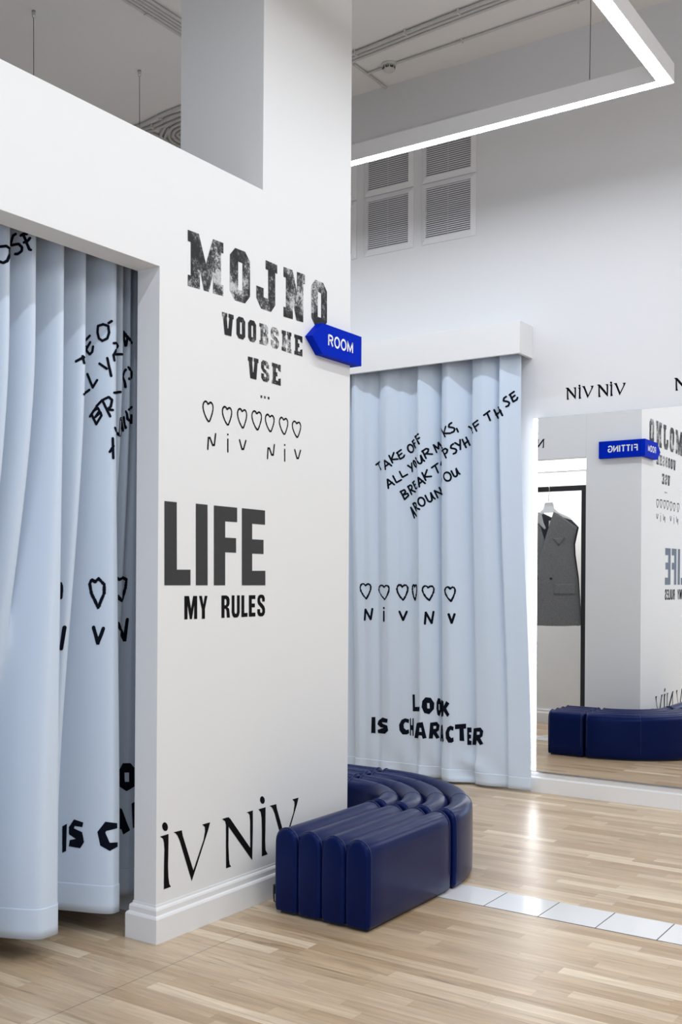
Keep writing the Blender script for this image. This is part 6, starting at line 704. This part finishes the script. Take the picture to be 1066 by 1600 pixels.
# ------------------------------------------------------------------ blue direction sign round the pillar corner
sg = thing('direction_sign', (XA, 4.40, 2.52), 'cobalt blue arrow sign wrapped round the corner of the white pillar', 'sign')
f = MB()
f.prism([(4.083,2.519),(4.170,2.592),(4.518,2.592),(4.518,2.448),(4.170,2.448)], lambda u, v, w: (XA + .0405 - w, u, v), .040)
f.build('arrow_panel', M['sign'], sg, bevel=.001)
f = MB(); f.box((-3.141, 4.4775, 2.448), (-2.7905, 4.518, 2.592)); f.build('side_panel', M['sign'], sg, bevel=.001)
SANS = {
 'R': [[(.06,0),(.06,1)],[(.06,.95),(.55,.95),(.82,.88),(.88,.73),(.82,.57),(.55,.50),(.06,.50)],[(.50,.50),(.92,0)]],
 'O': [[(.5+.44*math.cos(a), .5+.47*math.sin(a)) for a in [2*math.pi*k/28 for k in range(29)]]],
 'M': [[(.06,0),(.06,1)],[(.06,.97),(.50,.12),(.94,.97)],[(.94,1),(.94,0)]],
 'F': [[(.08,0),(.08,1)],[(.08,.95),(.95,.95)],[(.08,.50),(.85,.50)]],
 'I': [[(.5,0),(.5,1)]],
 'T': [[(0,.95),(1,.95)],[(.5,.95),(.5,0)]],
 'N': [[(.07,0),(.07,1)],[(.07,.96),(.93,.04)],[(.93,0),(.93,1)]],
 'G': [[(.90,.80),(.72,.93),(.50,.97),(.28,.92),(.12,.76),(.06,.5),(.12,.24),(.28,.08),(.50,.03),(.72,.06),(.90,.16),(.90,.46),(.54,.46)]],
}
def sans_word(word, u0, u1, z0, z1, w, to3, parent):
    wid = {'I': .30, 'M': 1.15, 'O': 1.08, 'G': 1.05, 'T': .86, 'F': .84, 'R': .95, 'N': 1.0}
    tot = sum(wid[c] for c in word) + .24*(len(word)-1); k = (u1-u0)/tot; u = u0
    f = MB()
    for c in word:
        ww = wid[c]*k
        for s in SANS[c]:
            pts = [(u + a*ww, z0 + b*(z1-z0)) for a, b in s]
            if len(pts) == 2: ribbon(f, pts, w, to3, cap='flat')
            elif c in 'MN': ribbon(f, pts, w*.95, to3, cap='flat')
            else: ribbon(f, rounded(pts, 1) if c in 'RG' else pts, w, to3, cap='flat', step=.01)
        u += ww + .24*k
    return f.build('lettering', M['sign_text'], parent)
sans_word('ROOM', 4.219, 4.436, 2.498, 2.548, .0095, lambda u, v: (XA + .0412, u, v), sg)
sans_word('FITTING', 2.812, 3.062, 2.497, 2.550, .0100, lambda u, v: (-u, 4.5188, v), sg)

# ------------------------------------------------------------------ channelled bench modules
BH = .360
def channel(path, w, r_top, side_r=.014, end_r=.016):
    """one upholstered roll swept along path [(pos, tangent)], rounded on top and at both ends"""
    hw = w/2
    def prof(k, drop):
        """half-shrunk outline: k is the inset towards the middle"""
        o = []
        a = hw - .001 - k
        zt = BH - drop
        zr = zt - r_top
        o.append((-a + .006, .012 + k*.3)); o.append((-a, .026 + k*.3)); 
        for i in range(1, 5): o.append((-a - .0012*math.sin(math.pi*i/5), .026 + (zr-.026)*i/5))
        for i in range(0, 13):
            t = math.pi*(1 - i/12)
            o.append((a*math.cos(t), zr + r_top*math.sin(t)))
        for i in range(4, 0, -1): o.append((a + .0012*math.sin(math.pi*i/5), .026 + (zr-.026)*i/5))
        o.append((a, .026 + k*.3)); o.append((a - .006, .012 + k*.3))
        return o
    n = len(path); rings = []
    for j in range(4):
        th = math.pi/2*(j/4)
        rings.append((0, end_r*(1-math.sin(th)), end_r*(1-math.cos(th)) - 0))   # placed at start, shifted along tangent
    V, F = [], []
    seq = []
    p0, t0 = path[0]; p1, t1 = path[-1]
    for j in range(5):
        th = math.pi/2*j/4; seq.append((p0 + t0*(end_r*(1-math.sin(th))*-1 + end_r), t0, 0) if False else (p0 + t0*(end_r*(1-math.cos(th))), t0, end_r*(1-math.sin(th))))
    for p, t in path[1:-1]: seq.append((p, t, 0))
    for j in range(4, -1, -1):
        th = math.pi/2*j/4; seq.append((p1 - t1*(end_r*(1-math.cos(th))), t1, end_r*(1-math.sin(th))))
    k = None
    for p, t, inset in seq:
        side = Vector((t.y, -t.x))
        o = prof(inset, inset); k = len(o)
        V += [(p.x + side.x*u, p.y + side.y*u, z) for u, z in o]
    for i in range(len(seq)-1):
        F += [(i*k+j, i*k+(j+1)%k, (i+1)*k+(j+1)%k, (i+1)*k+j) for j in range(k)]
    F += [tuple(range(k)), tuple((len(seq)-1)*k+j for j in range(k-1,-1,-1))]
    return V, F, [(p, t, prof(i, i)) for p, t, i in seq]
def bench(name, loc, label, paths, w):
    r = thing(name, loc, label, 'bench', 'modular blue benches')
    for path in paths:
        V, F, seq = channel(path, w, .060)
        f = MB(); f.add(V, F, True); c = f.build('channel', M['leather'], r)
        for i in (4, len(seq)-5):
            p, t, o = seq[i]; side = Vector((t.y, -t.x))
            arch = [(p.x + side.x*u*1.004, p.y + side.y*u*1.004, z + .0012) for u, z in o[2:-2]]
            f = MB(); f.tube(arch, .0026, 6); f.build('seam_piping', M['piping'], c)
    return r
def straight(a, b, n=6):
    a, b = Vector(a), Vector(b); t = (b-a).normalized()
    return [(a + (b-a)*i/n, t) for i in range(n+1)]
W4 = .4655/4
b1 = bench('bench_module', (-2.41, 4.02, 0), 'navy channelled straight bench module beside the lettered wall, nearest the camera', [straight((-2.180 - W4*(i+.5), 3.665), (-2.180 - W4*(i+.5), 4.382)) for i in range(4)], W4)
# short base under the channels and the dark clip at the wall-side foot
def base_plate(r, outline, z0=.0, z1=.022):
    f = MB(); f.prism(outline, lambda u, v, w: (u, v, z0 + w), z1 - z0); return f.build('base', M['black'], r)
base_plate(b1, [(-2.625,3.69),(-2.20,3.69),(-2.20,4.36),(-2.625,4.36)])
f = MB(); f.tube([(-2.648,3.690,.035),(-2.661,3.690,.040),(-2.664,3.690,.080),(-2.663,3.690,.108),(-2.648,3.690,.112)], .0035, 8)
f.tube([(-2.648,3.716,.035),(-2.661,3.716,.040),(-2.664,3.716,.080),(-2.663,3.716,.108),(-2.648,3.716,.112)], .0035, 8)
f.box((-2.663,3.688,.070),(-2.659,3.718,.104)); f.build('connector_clip', M['black'], b1)
CB, RO = Vector((-2.992, 4.418)), .812
def arc(rad, n=18):
    o = []
    for i in range(n+1):
        a = math.pi/2*i/n
        o.append((CB + Vector((rad*math.cos(a), rad*math.sin(a))), Vector((-math.sin(a), math.cos(a)))))
    return o
b2 = bench('bench_module', (-2.47, 4.92, 0), 'navy channelled curved corner bench module wrapping round the white pillar', [arc(RO - W4*(i+.5)) for i in range(4)], W4)
oa = [(CB.x + (RO-.02)*math.cos(t), CB.y + (RO-.02)*math.sin(t)) for t in [.02 + (math.pi/2-.04)*i/14 for i in range(15)]]
ia = [(CB.x + (RO-.446)*math.cos(t), CB.y + (RO-.446)*math.sin(t)) for t in [.04 + (math.pi/2-.08)*i/14 for i in range(15)]]
base_plate(b2, oa + ia[::-1])
# panel seams of the curved module
for ang in (30, 60):
    a = math.radians(ang); d = Vector((math.cos(a), math.sin(a)))
    for i, c in enumerate([o for o in b2.children if o.name.startswith('channel')]):
        rad = RO - W4*(i+.5); hw = W4/2
        pts = []
        zr = BH - .060
        if i == 0: pts += [(hw+.0002, .05 + .05*k) for k in range(5)]
        pts += [((hw-.0005)*math.cos(t), zr + .0603*math.sin(t)) for t in [math.pi*k/14 for k in range(15)]]
        f = MB(); f.tube([(CB.x + d.x*(rad+u), CB.y + d.y*(rad+u), z) for u, z in pts], .0013, 5); f.build('seam', M['piping'], c)
b3 = bench('bench_module', (-3.155, 4.99, 0), 'short navy channelled bench module beyond the pillar, seen whole in the mirror', [straight((-3.008, 5.229 - W4*(i+.5)), (-3.300, 5.229 - W4*(i+.5)), 4) for i in range(4)], W4)
base_plate(b3, [(-3.28,4.785),(-3.03,4.785),(-3.03,5.208),(-3.28,5.208)])

# ------------------------------------------------------------------ alcove: light, rail, vest on its hanger
al = thing('ceiling_panel_light', (-3.95, 3.87, 2.5), 'flat white light panel in the alcove ceiling seen in the mirror', 'ceiling light')
f = MB(); f.box((-4.70, 3.40, 2.484), (-3.30, 4.33, 2.4995)); f.build('frame', M['trim'], al)
f = MB(); f.box((-4.69, 3.41, 2.4815), (-3.31, 4.32, 2.4838)); f.build('diffuser', M['alcove_light'], al)

rl = thing('clothes_rail', (-3.95, 4.15, 0), 'black square tube clothes rail standing in the alcove', 'clothes rail')
f = MB(); f.box((-4.52, 4.128, 2.216), (-3.370, 4.172, 2.262)); f.build('crossbar', M['black'], rl, bevel=.003)
for x0 in (-3.416, -4.52):
    f = MB(); f.box((x0, 4.128, .0), (x0+.046, 4.172, 2.2155)); f.build('post', M['black'], rl, bevel=.003)
    f = MB(); f.box((x0-.0, 3.95, .0), (x0+.046, 4.1275, .03)); f.box((x0-.0, 4.1725, .0), (x0+.046, 4.34, .03)); f.build('foot', M['black'], rl, bevel=.003)

VX, VY = -3.725, 4.15
hg = thing('clothes_hanger', (VX, VY, 2.1), 'pale clothes hanger with a wire hook on the black rail', 'clothes hanger')
f = MB(); f.tube([(VX-.004,VY,2.115),(VX-.004,VY,2.19),(VX+.006,VY+.004,2.205),(VX+.014,VY+.029,2.225),(VX+.012,VY+.030,2.262),(VX+.004,VY+.010,2.277),(VX,VY-.014,2.272),(VX,VY-.028,2.252)], .0028, 8); f.build('hook', M['steel'], hg)
f = MB(); f.prism([(-.036,2.118),(.036,2.118),(.052,2.062),(.105,2.018),(.20,1.975),(.205,1.955),(.10,1.990),(.045,2.028),(-.045,2.028),(-.10,1.990),(-.205,1.955),(-.20,1.975),(-.105,2.018),(-.052,2.062)], lambda u, v, w: (VX+u, VY-.010+w, v), .018)
f.build('shoulder_bar', M['hanger'], hg, bevel=.002)

vs = thing('vest', (VX, VY, 1.5), 'long grey wool sleeveless vest hanging in the alcove, seen in the mirror', 'vest')
def half_width(z):
    for (z0, a0), (z1, a1) in zip(VW, VW[1:]):
        if z0 <= z <= z1: return lerp(a0, a1, (z-z0)/(z1-z0))
    return VW[-1][1]
VW = [(.9,.325),(1.004,.317),(1.43,.284),(1.64,.252),(1.735,.246),(1.884,.280),(2.03,.29)]
def vest_y(x, z, sgn, depth):
    u = min(1, abs(x - VX)/(half_width(z)+.002))
    return VY + sgn*(.012 + depth*math.sqrt(max(0, 1-u*u)))
def vest_panel(name, outline, sgn, depth, mat, extra=0.0, thick=.006, parent=None):
    f = MB(); filled(f, [outline], lambda x, z: (x, vest_y(x, z, sgn, depth) + extra + .004*math.sin(14*x+3*z)*sgn, z), .035)
    f.sm = [True]*len(f.f)
    o = f.build(name, mat, parent or vs); m = o.modifiers.new('solidify', 'SOLIDIFY'); m.thickness = thick; m.offset = 0
    return o
R_OUT = [(-3.642,2.026),(-3.60,2.005),(-3.53,1.955),(-3.446,1.886),(-3.462,1.82),(-3.479,1.735),(-3.474,1.640),(-3.441,1.431),(-3.420,1.20),(-3.408,1.006),(-3.55,.998),(-3.70,.996),(-3.83,1.000),(-3.84,1.2),(-3.835,1.42),(-3.804,1.485),(-3.745,1.70),(-3.69,1.87)]
L_OUT = [(2*VX-x, z) for x, z in R_OUT]
vest_panel('front_panel', R_OUT, 1, .085, M['wool'], .012)
vest_panel('front_panel', L_OUT, 1, .085, M['wool'], 0.0)
vest_panel('back_panel', [(VX + (x-VX)*(.955 if z < 1.9 else 1), z) for x, z in [(-3.642,2.026),(-3.60,2.005),(-3.53,1.955),(-3.446,1.886),(-3.479,1.735),(-3.474,1.640),(-3.441,1.431),(-3.408,1.006),(2*VX+3.408,1.006),(2*VX+3.441,1.431),(2*VX+3.474,1.640),(2*VX+3.479,1.735),(2*VX+3.446,1.886),(2*VX+3.53,1.955),(2*VX+3.60,2.005),(2*VX+3.642,2.026),(VX,1.985)]], -1, .05, M['lining_dark'])
vest_panel('lapel', [(-3.795,2.030),(-3.755,2.015),(-3.735,1.93),(-3.712,1.88),(-3.725,1.868),(-3.775,1.92),(-3.83,1.965)], 1, .085, M['lining'], .012, .005)
f = MB(); f.box((-3.745, VY-.052, 1.885), (-3.70, VY-.046, 1.955)); f.build('neck_label', M['label'], vs)
vest_panel('chest_flap', [(-3.652,1.789),(-3.540,1.792),(-3.592,1.716)], 1, .085, M['wool'], .019, .008)
vest_panel('pocket_flap', [(-3.632,1.376),(-3.450,1.380),(-3.450,1.286),(-3.632,1.280)], 1, .085, M['wool'], .019, .009)
for x in (-3.787, -3.659):
    f = MB(); f.tube([(x, vest_y(x,1.425,1,.085)+.012, 1.425), (x, vest_y(x,1.425,1,.085)+.023, 1.425)], .010, 12); f.build('button', M['black'], vs)

# ------------------------------------------------------------------ vent grilles on the mirror wall
def vent(x0, x1, z0, z1, label):
    r = thing('vent_grille', ((x0+x1)/2, YB, z0), label, 'vent grille', 'louvred vents high on the mirror wall')
    fw, d = .036, .016
    f = MB()
    for a, b, c, e in (((x0,z0),(x1,z0),(x1-fw,z0+fw),(x0+fw,z0+fw)), ((x0,z1),(x0+fw,z1-fw),(x1-fw,z1-fw),(x1,z1)), ((x0,z0),(x0+fw,z0+fw),(x0+fw,z1-fw),(x0,z1)), ((x1,z0),(x1,z1),(x1-fw,z1-fw),(x1-fw,z0+fw))):
        quad = (a, b, c, e); inner = [(abs(p[0]-x0) > .01 and abs(p[0]-x1) > .01) for p in quad]
        V = [(p[0], YB-(.020 if i else .007), p[1]) for p, i in zip(quad, inner)] + [(p[0], YB-.0005, p[1]) for p in quad]
        f.add(V, [(0,1,2,3),(7,6,5,4)] + [(i,(i+1)%4,(i+1)%4+4,i+4) for i in range(4)])
    fr = f.build('frame', M['vent'], r)
    f = MB(); f.box((x0+fw, YB-.003, z0+fw), (x1-fw, YB-.0006, z1-fw)); f.build('cavity', M['vent_dark'], r)
    f = MB(); n = 24; hgt = (z1-z0-2*fw)/n
    for i in range(n):
        z = z0+fw+hgt*i
        f.add([(x,y,zz) for x in (x0+fw, x1-fw) for y, zz in ((YB-.0165, z+hgt*.10),(YB-.0125, z+hgt*.74),(YB-.0105, z+hgt*.74),(YB-.0145, z+hgt*.10))], [(0,1,2,3),(7,6,5,4),(0,4,5,1),(1,5,6,2),(2,6,7,3),(3,7,4,0)])
    f.box(((x0+x1)/2-.0012, YB-.0175, z0+fw), ((x0+x1)/2+.0012, YB-.0165, z1-fw))
    f.build('louvre', M['vent'], r)
    return r
cols = [(-3.650,-3.230,'right'), (-4.128,-3.718,'middle'), (-4.606,-4.196,'left')]
for x0, x1, w in cols:
    for row, (z0, z1) in (('lower', (3.784, 4.214)), ('upper', (4.220, 4.650))):
        vent(x0, x1, z0, z1, '%s louvred vent grille in the %s column on the mirror wall' % (row, {'right': 'right-hand', 'middle': 'middle', 'left': 'left-hand'}[w]))

# ------------------------------------------------------------------ cables and detector on the ceiling
def conduit_run(name, label, runs, r, clips, group='grey cable conduits on the ceiling'):
    c = runs[0][len(runs[0])//2]
    t = thing(name, (c[0], c[1], CEIL), label, 'cable conduit', group)
    for pts in runs:
        q = rounded([(p[0], p[1]) for p in pts], 3); zs = [p[2] if len(p) > 2 else CEIL - r - .004 for p in pts]
        f = MB(); f.tube([(x, y, lerp(zs[0], zs[-1], i/max(1, len(q)-1))) for i, (x, y) in enumerate(q)], r, 8); f.build('conduit', M['conduit'], t)
    for x0, y0, x1, y1 in clips:
        f = MB(); f.box((min(x0,x1), min(y0,y1), CEIL-2*r-.008), (max(x0,x1), max(y0,y1), CEIL)); f.build('clip', M['plastic'], t)
    return t
xs = [-4.672 + .0300*i for i in range(5)]
conduit_run('cable_conduit', 'bundle of five parallel grey conduits crossing the ceiling beside the pillar', [[(x,2.6),(x,3.6),(x,4.6),(x,5.45)] for x in xs], .0115, [(-4.680,4.55,-4.650,4.562),(-4.680,5.02,-4.650,5.032),(-4.575,4.78,-4.545,4.792),(-4.68,3.9,-4.65,3.912)])
ys = [6.155, 6.195, 6.235]
conduit_run('cable_conduit', 'run of three grey conduits along the ceiling above the pendant light', [[(-4.6,y+.11),(-3.9,y+.085),(-3.4,y+.03),(-2.9,y-.01),(-2.2,y-.05),(-1.2,y-.06),(3,y-.06)] for y in ys], .0130, [(-3.86,6.215,-3.848,6.250),(-3.45,6.168,-3.438,6.205),(-3.05,6.135,-3.038,6.172),(-2.6,6.11,-2.588,6.147)])
conduit_run('cable_conduit', 'thin grey conduit tee feeding the smoke detector near the mirror wall', [[(-3.955,6.37),(-3.953,6.5),(-3.951,6.65),(-3.95,6.81)], [(-3.945,6.545),(-3.90,6.541),(-3.824,6.536)], [(-3.706,6.528),(-3.6,6.524),(-3.2,6.507),(-2.659,6.482),(-1.2,6.43),(2,6.34)]], .0085, [(-3.2,6.494,-3.19,6.520),(-2.4,6.460,-2.39,6.486)])
coil = [[(-6.023, 6.247), (-5.843, 6.255), (-5.652, 6.216), (-5.573, 6.202), (-5.379, 6.187), (-5.268, 6.185)],
        [(-5.91, 6.326), (-5.711, 6.318), (-5.583, 6.265), (-5.417, 6.284), (-5.327, 6.292)],
        [(-5.91, 6.371), (-5.722, 6.369), (-5.605, 6.349), (-5.469, 6.345), (-5.378, 6.352)],
        [(-5.466, 6.418), (-5.644, 6.409), (-5.762, 6.475), (-5.867, 6.616), (-5.875, 6.78)],
        [(-5.52, 6.481), (-5.667, 6.466), (-5.749, 6.514), (-5.811, 6.608), (-5.814, 6.764)],
        [(-5.567, 6.537), (-5.691, 6.525), (-5.736, 6.553), (-5.76, 6.613), (-5.755, 6.694)],
        [(-5.678, 6.356), (-5.796, 6.436), (-5.931, 6.555)],
        [(-5.717, 6.431), (-5.833, 6.516), (-5.936, 6.615)],
        [(-5.901, 6.392), (-5.871, 6.535), (-5.901, 6.687), (-5.937, 6.78)]]
conduit_run('cable_conduit', 'looped coil of grey conduits on the ceiling left of the pillar', coil, .0125, [(-5.64,6.21,-5.625,6.25),(-5.80,6.30,-5.785,6.335)])
sd = thing('smoke_detector', (-3.765, 6.531, CEIL), 'small white smoke detector on the ceiling near the vents', 'smoke detector')
f = MB(); f.lathe([(.050,-.014),(.054,-.008),(.054,0)], (-3.765,6.531,CEIL)); f.build('base', M['plastic'], sd)
f = MB(); f.lathe([(.026,-.052),(.034,-.050),(.040,-.040),(.044,-.0145)], (-3.765,6.531,CEIL)); f.build('cap', M['plastic'], sd)
for k in range(8):
    a = 2*math.pi*k/8 + .2; c, s = math.cos(a), math.sin(a)
    f = MB(); V = []
    for zz, rr in ((-.038,.0415),(-.022,.0437)):
        for da in (-.28,.28): V.append((-3.765+rr*math.cos(a+da)*1.012, 6.531+rr*math.sin(a+da)*1.012, CEIL+zz))
    f.add(V, [(0,1,3,2)]); f.build('slot', M['dark_slot'], sd)
